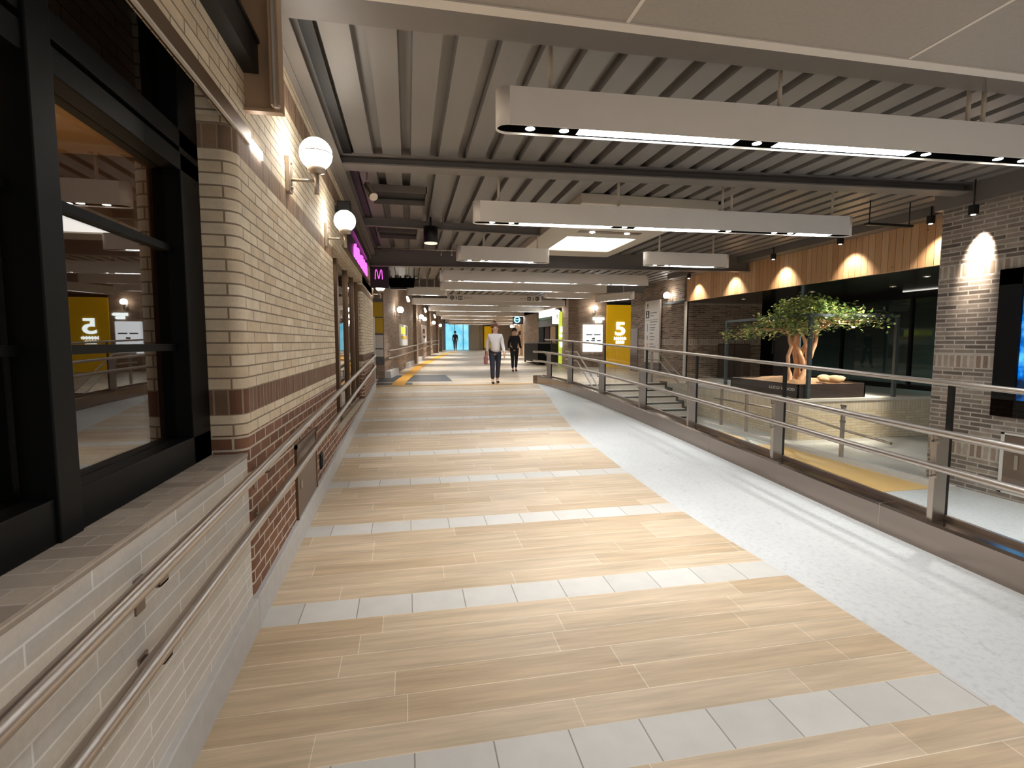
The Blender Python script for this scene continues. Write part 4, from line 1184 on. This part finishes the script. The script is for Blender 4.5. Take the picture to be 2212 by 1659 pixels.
# ------------------------------------------------------------------ shop on the right beyond the corner
XS = 6.6
B('wall_right_shop', M['brick_far'], (XS, XS + .2, 21.3, 21.9, 0, 3.7), (XS, XS + .2, 26.1, 29.5, 0, 3.7), (XS, XS + .2, 21.3, 29.5, 3.1, 3.7), kind='structure')
t = thing('storefront', 'shop front with a grey green band and dark openings on the right', 'shop front', (XS, 24, zf(24)))
B('fascia', M['green_dark'], (XS - .08, XS + .1, 21.9, 26.1, 2.62, 2.95), parent=t)
B('fascia_lower', M['grey_metal'], (XS - .06, XS + .1, 21.9, 26.1, 2.32, 2.62), parent=t)
B('lit_sign', M['white_lit'], (XS - .12, XS - .08, 22.7, 25.5, 2.78, 3.1), parent=t)
for a, b in ((22.0, 22.9), (23.9, 24.0), (25.0, 26.0)): B('dark_door', M['window_black'], (XS, XS + .05, a, b, zf(24), 2.32), parent=t)
B('orange_door', M['tan'], (XS + .02, XS + .05, 22.95, 23.85, zf(24), 2.32), parent=t)
B('back_panel', M['cloth_maroon'], (XS + .06, XS + .09, 21.9, 26.1, zf(24), 2.4), parent=t)
t = thing('box_sign', 'white lit square box sign projecting at the near end of the shop front', 'sign', (6.45, 21.9, 2.6))
B('light_box', M['white_lit'], (6.22, 6.56, 22.0, 22.1, 2.38, 2.9), parent=t)
B('frame', M['green_dark'], (6.2, 6.6, 22.02, 22.08, 2.36, 2.38), (6.2, 6.6, 22.02, 22.08, 2.9, 2.92), parent=t)
t = thing('number_sign', 'narrow yellow green panel with a white figure 5 beside the shop front', 'sign', (6.9, 22, zf(22)))
B('panel', M['green_lit'], (6.45, 6.85, 21.85, 21.9, zf(22), 2.9), parent=t)
text_mesh('figure', '5', M['letters_lit'], t, (6.62, 21.84, 2.0), (1, 0, 0), (0, 0, 1), .6, .02, width=.26, bold=.02)
B('lettering', M['letters_lit'], (6.5, 6.74, 21.83, 21.85, 1.36, 1.58), parent=t)
globe_lamp(21.95, 2.72, 1, 'globe lamp above the narrow yellow green panel', x=XS, nx=-1)
# shelves of goods seen low behind the balustrade
t = thing('display_rack', 'low dark display rack on the landing in front of the shop', 'rack', (6.1, 23, zf(23)))
B('top', M['grey_metal'], (5.6, 6.5, 22.3, 25, zf(23) + .95, zf(23) + 1.0), parent=t)
B('body', M['window_black'], (5.62, 6.48, 22.3, 25, zf(23) + .12, zf(23) + .95), parent=t)
for x, y in ((5.65, 22.35), (6.42, 22.35), (5.65, 24.95), (6.42, 24.95)): B('foot', M['black'], (x - .03, x + .03, y - .03, y + .03, zf(23) - .05, zf(23) + .12), parent=t)
# far right wall bending with the corridor
def wall_line(x0, y0, x1, y1, name, mat, z1=3.7, thick=.2, sgn=1):
    m = MB(); d = Vector((x1 - x0, y1 - y0, 0)).normalized(); n = Vector((d.y, -d.x, 0)) * thick * sgn
    a, b = Vector((x0, y0, 0)), Vector((x1, y1, 0))
    m.hexa([a, b, b + n, a + n], [p + Vector((0, 0, z1)) for p in (a, b, b + n, a + n)])
    for f in range(len(m.f)):
        L = (b - a).length
        m.uv[f] = {0: (0, 0), 1: (L, 0), 2: (L, 0), 3: (0, 0), 4: (0, z1), 5: (L, z1), 6: (L, z1), 7: (0, z1)}
    return m.build(name, mat, kind='structure')
wall_line(6.6, 29.5, 10.2, 52, 'wall_right_end', M['tan'])
def on_right(y, off=0): return 6.6 + (y - 29.5) * .16 - off
for k, (y, lab) in enumerate(((31, 'globe lamp on the far right wall beside the round cyan sign'), (36, 'globe lamp farther along the far right wall'), (43, 'most distant globe lamp on the far right wall'))):
    globe_lamp(y, 2.72, 1, lab, x=on_right(y), nx=-1)
t = thing('round_sign', 'dark board with a round glowing cyan emblem on the far right', 'sign', (6.2, 30, 2.7))
B('board', M['sign_black'], (6.05, 6.75, 30.0, 30.08, 2.62, 3.15), parent=t)
m = MB(); c = Vector((6.3, 29.98, 2.88))
m.tube([c + Vector((.16 * cos(a), 0, .16 * sin(a))) for a in [2 * pi * i / 20 for i in range(21)]], .03, 8, False); m.box(c.x - .16, c.x + .16, 29.97, 29.99, 2.86, 2.9)
m.build('emblem', M['cyan_lit'], t)
t = thing('wall_poster', 'tan wall poster with dark oval shapes on the far right wall', 'poster', (on_right(33), 33, 1.8))
m = MB(); m.hexa([(on_right(31.6, .02), 31.6, 1.3), (on_right(35, .02), 35, 1.3), (on_right(35), 35, 1.3), (on_right(31.6), 31.6, 1.3)], [(on_right(31.6, .02), 31.6, 2.5), (on_right(35, .02), 35, 2.5), (on_right(35), 35, 2.5), (on_right(31.6), 31.6, 2.5)])
m.build('sheet', M['tan'], t)
m = MB()
for y, z in ((32.4, 2.15), (34, 2.0)): m.sphere((on_right(y, .03), y, z), .14, 12, 8)
m.build('print', M['hair_dark'], t)
t = thing('ceiling_speaker', 'dark round camera dome with a pale lamp under the far ceiling', 'camera', (5.9, 38, 2.9))
MB().sphere((6.3, 38, 2.95), .16, 14, 8).build('dome', M['steel_dark'], t); MB().cyl((6.3, 38, 3.0), (6.3, 38, 3.7), .02, 8).build('stem', M['rod'], t)
# end of the corridor
YE = 50.0
B('wall_end', M['concrete'], (-4, 18, YE, YE + .2, 0, 3.7), kind='structure')
w4 = bpy.data.objects.new('window_4', None); COL.objects.link(w4); w4.location = (4.6, YE, .8); w4['kind'] = 'structure'
B('pane', M['cyan_wall'], (3.5, 5.75, YE - .04, YE, .82, 3.3), parent=w4)
m = MB()
for x in (3.5, 4.4, 5.2, 5.75): m.box(x - .03, x + .03, YE - .08, YE - .03, .82, 3.3)
m.box(3.5, 5.75, YE - .08, YE - .03, 3.3, 3.4)
m.build('window_frame', M['pale_column'], w4)
t = thing('end_panel', 'pale grey upright panel right of the cyan glass at the corridor end', 'panel', (6.3, YE, .8))
B('panel', M['white_panel'], (5.9, 6.75, YE - .06, YE, .82, 3.2), parent=t); B('post', M['pale_column'], (6.9, 7.0, YE - .2, YE - .1, .8, 3.2), parent=t)
t = thing('yellow_banner', 'yellow banner with a dark top at the end of the corridor', 'banner', (7.6, YE - .6, 1))
B('sheet', M['sign_yellow'], (7.1, 8.15, 48.9, 48.95, 1.0, 3.05), parent=t); B('top', M['steel_dark'], (7.1, 8.15, 48.88, 48.96, 3.05, 3.25), parent=t); B('post', M['steel_dark'], (7.0, 7.1, 48.9, 48.95, .8, 3.25), parent=t)

# ------------------------------------------------------------------ far left wall
def L2(y, off=0): return -.72 + .126 * (y - 16.5) + off
wall_line(L2(16.5), 16.5, L2(50), 50, 'wall_left_far', M['brick_far'], sgn=-1)
B('wall_left_return', M['brick_far'], (-2.2, -.72, 16.5, 16.7, 0, 3.7), kind='structure')
B('wall_left_gap', M['grey_metal'], (-1.5, -1.4, 13.1, 16.5, 0, 3.7), kind='structure')
for k, y in enumerate((24.5, 31.5, 38.5, 43)):
    x = L2(y)
    m = MB(); d = Vector((.125, .992, 0)); n = Vector((.992, -.125, 0)); p = Vector((x, y, 0))
    q = [p - d * .3, p + d * .3, p + d * .3 + n * .14, p - d * .3 + n * .14]
    m.hexa(q, [v + Vector((0, 0, 3.7)) for v in q]); m.build('trim_%d' % (30 + k), M['brick_far'], kind='structure')
t = thing('notice_board', 'narrow board with yellow and white sheets past the end of the left wall', 'notice board', (-.85, 16.48, 1.2))
B('board', M['grey_metal'], (-1.05, -.735, 16.46, 16.5, .9, 2.9), parent=t)
for z0, z1, mt_, nm in ((2.36, 2.8, 'poster_yellow', 'upper_sheet'), (1.86, 2.32, 'poster_yellow', 'yellow_sheet'), (1.4, 1.8, 'poster_white', 'white_sheet'), (1.14, 1.36, 'poster_white', 'lower_sheet')):
    B(nm, M[mt_], (-1.02, -.745, 16.452, 16.46, z0, z1), parent=t)
def poster(y, w, z0, z1, label, draw):
    x = L2(y); d = Vector((.125, .992, 0)); n = Vector((.992, -.125, 0))
    t = thing('wall_poster', label, 'poster', (x, y, z0))
    def plate(nm, mat, u0, u1, a, b, o0, o1):
        p = Vector((x, y, 0)); q = [p + d * u0 + n * o0, p + d * u1 + n * o0, p + d * u1 + n * o1, p + d * u0 + n * o1]
        m = MB(); m.hexa([v + Vector((0, 0, a)) for v in q], [v + Vector((0, 0, b)) for v in q]); m.build(nm, mat, t)
    plate('frame', M['poster_white'], -w / 2, w / 2, z0, z1, 0, .04)
    for nm, mat, u0, u1, a, b in draw: plate(nm, M[mat], u0 * w / 2, u1 * w / 2, z0 + a * (z1 - z0), z0 + b * (z1 - z0), .04, .045)
poster(20.8, 2.2, 1.45, 2.25, 'framed poster with yellow blocks on the far left brown wall', [('print_yellow', 'green_lit', -.85, .3, .55, .88), ('print_block', 'poster_yellow', -.85, .6, .32, .46), ('print_dark', 'grey_metal', .3, .7, .5, .9)])
poster(29.0, 2.6, 1.5, 2.5, 'pale poster with dark red shapes farther along the far left wall', [('print_red', 'poster_red', -.7, .2, .55, .78), ('print_dark', 'hair_dark', -.5, .4, .3, .42)])
for k, (y, lab) in enumerate(((18.7, 'nearest globe lamp on the far left brown wall'), (24.5, 'second globe lamp on the far left brown wall'), (27.5, 'third globe lamp on the far left brown wall'), (33.5, 'fourth globe lamp on the far left brown wall'), (40, 'farthest globe lamp on the far left brown wall'))):
    globe_lamp(y, 2.55 + .03 * k, 1, lab, x=L2(y) + (.14 if k == 1 else 0), nx=.992, ny=-.125)
for k, y in enumerate((19.4, 26, 32)):
    x = L2(y, .35)
    t = thing('spotlight', ['pale lit spotlight above the nearest globe lamp of the far left wall', 'pale lit spotlight under the ceiling halfway down the far left wall', 'pale lit spotlight under the ceiling far down the left wall'][k], 'spotlight', (x, y, 3.1))
    MB().tube([(x, y, 3.22), (x + .03, y - .1, 3.12), (x + .05, y - .16, 3.06)], .05, 12, True, [.03, .045, .05]).build('barrel', M['globe'], t); MB().cyl((x, y, 3.22), (x, y, 3.7), .015, 8).build('stem', M['black'], t)
t = thing('handrail', 'double steel handrail rising along the far left brown wall', 'handrail', (L2(20, .1), 20, zf(20)))
for h in (.86, .62):
    MB().tube([(L2(16.6, .12), 16.4, zf(16.6) + h)] + [(L2(y, .12), y, zf(y) + h) for y in (17, 20, 24, 28, 32, 36, 39)], .024, 10).build('rail', M['steel'], t)
for y in (17.2, 20.5, 24, 27.5, 31, 35, 38.5):
    m = MB(); x = L2(y)
    m.box(x, x + .13, y - .02, y + .02, zf(y) + .56, zf(y) + .6); m.box(x, x + .13, y - .02, y + .02, zf(y) + .8, zf(y) + .84); m.build('bracket', M['steel'], t)
for k, y in enumerate((17.6, 22.2, 26.5)):
    a, b = y - .9, y + .9
    m = MB()
    m.hexa([(L2(a), a, zf(a) - .05), (L2(a, .16), a, zf(a) - .05), (L2(b, .16), b, zf(b) - .05), (L2(b), b, zf(b) - .05)], [(L2(a), a, zf(a) + .22), (L2(a, .14), a, zf(a) + .22), (L2(b, .14), b, zf(b) + .22), (L2(b), b, zf(b) + .22)])
    m.build('baseboard_left_far_%d' % k, M['plinth'], kind='structure')

# ------------------------------------------------------------------ people
def skin_mesh(name, nodes, edges, mat, parent, root=0, sub=1):
    me = bpy.data.meshes.new(name); off = Vector(parent.location)
    me.from_pydata([tuple(Vector(p) - off) for p, r in nodes], edges, [])
    o = bpy.data.objects.new(name, me); COL.objects.link(o)
    md = o.modifiers.new('skin', 'SKIN'); md.use_smooth_shade = True
    sv = me.skin_vertices[0].data
    for i, (p, r) in enumerate(nodes):
        sv[i].radius = (r, r) if not isinstance(r, tuple) else r
        sv[i].use_root = (i == root)
    s2 = o.modifiers.new('sub', 'SUBSURF'); s2.levels = sub; s2.render_levels = sub
    dg = bpy.context.evaluated_depsgraph_get()
    new = bpy.data.meshes.new_from_object(o.evaluated_get(dg))
    bpy.data.objects.remove(o); bpy.data.meshes.remove(me)
    new.materials.clear(); new.materials.append(mat)
    for p in new.polygons: p.use_smooth = True
    o = bpy.data.objects.new(name, new); COL.objects.link(o); o.parent = parent
    return o
def person(x, y, label, face=(0, -1), H=1.65, hair='hair_dark', top='cloth_black', legs='cloth_navy', stride=.16, long_hair=False, bag=None, arm=.12):
    z0 = zf(y); k = H / 1.7
    t = thing('person', label, 'person', (x, y, z0))
    f = Vector((face[0], face[1], 0)).normalized(); r = Vector((f.y, -f.x, 0)); up = Vector((0, 0, 1))
    def P(a, b, c): return Vector((x, y, z0)) + r * (a * k) + f * (b * k) + up * (c * k)
    def R(v): return v * k
    nd, ed = [], []
    def add(a, b, c, rad, par=None):
        nd.append((P(a, b, c), R(rad))); i = len(nd) - 1
        if par is not None: ed.append((par, i))
        return i
    pel = add(0, 0, .93, .13); sp = add(0, .01, 1.1, .12, pel); ch = add(0, 0, 1.3, .135, sp); nk = add(0, 0, 1.43, .055, ch)
    hd0 = add(0, .012, 1.5, .062, nk); hd1 = add(0, .015, 1.57, .085, hd0); hd2 = add(0, .0, 1.64, .078, hd1); add(0, 0, 1.69, .045, hd2)
    add(0, .1, 1.575, .016, hd1); add(.09, -.005, 1.575, .016, hd1); add(-.09, -.005, 1.575, .016, hd1)
    leg_pts = {}
    for sgn, st in ((1, stride), (-1, -stride)):
        hp = add(.09 * sgn, 0, .88, .095, pel); kn = add(.095 * sgn, st * .55 + .02, .49, .062, hp); an = add(.095 * sgn, st - .02, .09, .042, kn); to = add(.1 * sgn, st + .13, .035, .036, an)
        leg_pts[sgn] = (hp, kn, an, to)
        sh = add(.17 * sgn, 0, 1.36, .06, ch); el = add(.21 * sgn, -st * .5 - .02, 1.1, .042, sh); wr_ = add(.22 * sgn, -st * .9 + arm, .88, .029, el)
        pm = add(.22 * sgn, -st * .95 + arm + .01, .83, .034, wr_)
        for q in range(4): e = add(.22 * sgn + .002, -st * .95 + arm + .035 - .022 * q, .775, .009, pm); add(.215 * sgn, -st * .95 + arm + .045 - .02 * q, .735 + .006 * abs(q - 1), .008, e)
        e = add(.21 * sgn - .02 * sgn, -st * .95 + arm + .05, .8, .01, wr_)
    skin_mesh('body', nd, ed, M['skin'], t)
    # clothes follow the same skeleton a little larger
    n2 = [(P(0, 0, .8), R(.16)), (nd[sp][0], R(.148)), (nd[ch][0], R(.16))]; e2 = [(0, 1), (1, 2)]
    n2.append((P(0, 0, 1.42), R(.08))); e2.append((2, 3))
    for sgn in (1, -1):
        st = stride * sgn
        a = len(n2); n2 += [(P(.17 * sgn, 0, 1.36), R(.075)), (P(.21 * sgn, -st * .5 - .02, 1.1), R(.056)), (P(.22 * sgn, -st * .88 + arm * .9, .9), R(.042))]
        e2 += [(2, a), (a, a + 1), (a + 1, a + 2)]
    skin_mesh('jacket', n2, e2, M[top], t)
    n3 = [(P(0, 0, 1.02), R(.135))]; e3 = []
    for sgn in (1, -1):
        a = len(n3); hp, kn, an, to = leg_pts[sgn]
        n3 += [(nd[hp][0], R(.108)), (nd[kn][0], R(.078)), (nd[an][0] + up * .03, R(.058))]; e3 += [(0, a), (a, a + 1), (a + 1, a + 2)]
    skin_mesh('trousers', n3, e3, M[legs], t)
    for sgn in (1, -1):
        hp, kn, an, to = leg_pts[sgn]
        skin_mesh('shoe', [(nd[an][0] - up * .03 - f * .03, R(.048)), (nd[an][0] - up * .045 + f * .05, R(.045)), (nd[to][0] + f * .02, R(.04))], [(0, 1), (1, 2)], M['shoe'], t)
    m = MB(); c = P(0, -.03, 1.625)
    m.sphere((0, 0, 0), R(.118), 16, 10, -.3, pi / 2)
    m.v = [c + r * v.x + f * (v.y) + up * v.z * 1.05 for v in m.v]
    if long_hair: m.tube([P(0, -.05, 1.66), P(0, -.075, 1.56), P(0, -.085, 1.44), P(0, -.08, 1.36)], .06, 12, True, [R(.08), R(.09), R(.085), R(.05)])
    m.build('hair', M[hair], t)
    m = MB()
    for sgn in (1, -1): m.sphere(P(.032 * sgn, .088, 1.592), R(.011), 8, 6)
    m.build('eyes', M['hair_dark'], t)
    MB().box(0, 0, 0, 0, 0, 0)
    m = MB(); m.tube([P(-.022, .094, 1.54), P(0, .1, 1.537), P(.022, .094, 1.54)], R(.006), 6); m.build('mouth', M['poster_red'], t)
    if bag:
        b = thing('handbag', bag[0], 'bag', P(.3, 0, .7))
        q = P(.27, -.02, .78); m = MB(); m.box(q.x - .04, q.x + .04, q.y - .14, q.y + .14, q.z - .22, q.z)
        m.build('bag_body', M[bag[1]], b, bevel=.02)
        MB().tube([q + Vector((0, -.08, 0)), q + Vector((0, -.05, .16)), q + Vector((0, .05, .16)), q + Vector((0, .08, 0))], .01, 8).build('bag_strap', M[bag[1]], b)
    return t
person(-.27 * 0 + 2.33, 14.0, 'person with brown hair, white top and dark trousers at the head of the ramp', hair='hair_brown', top='cloth_white', legs='cloth_navy', long_hair=True, H=1.62, bag=('dusty red bag carried by the person in the white top', 'cloth_pink'))
person(3.93, 19.2, 'person all in black walking behind the person in the white top', top='cloth_black', legs='cloth_black', H=1.6)
person(4.22, 47.5, 'person in dark maroon far away in front of the cyan glass', top='cloth_maroon', legs='cloth_grey', H=1.72)
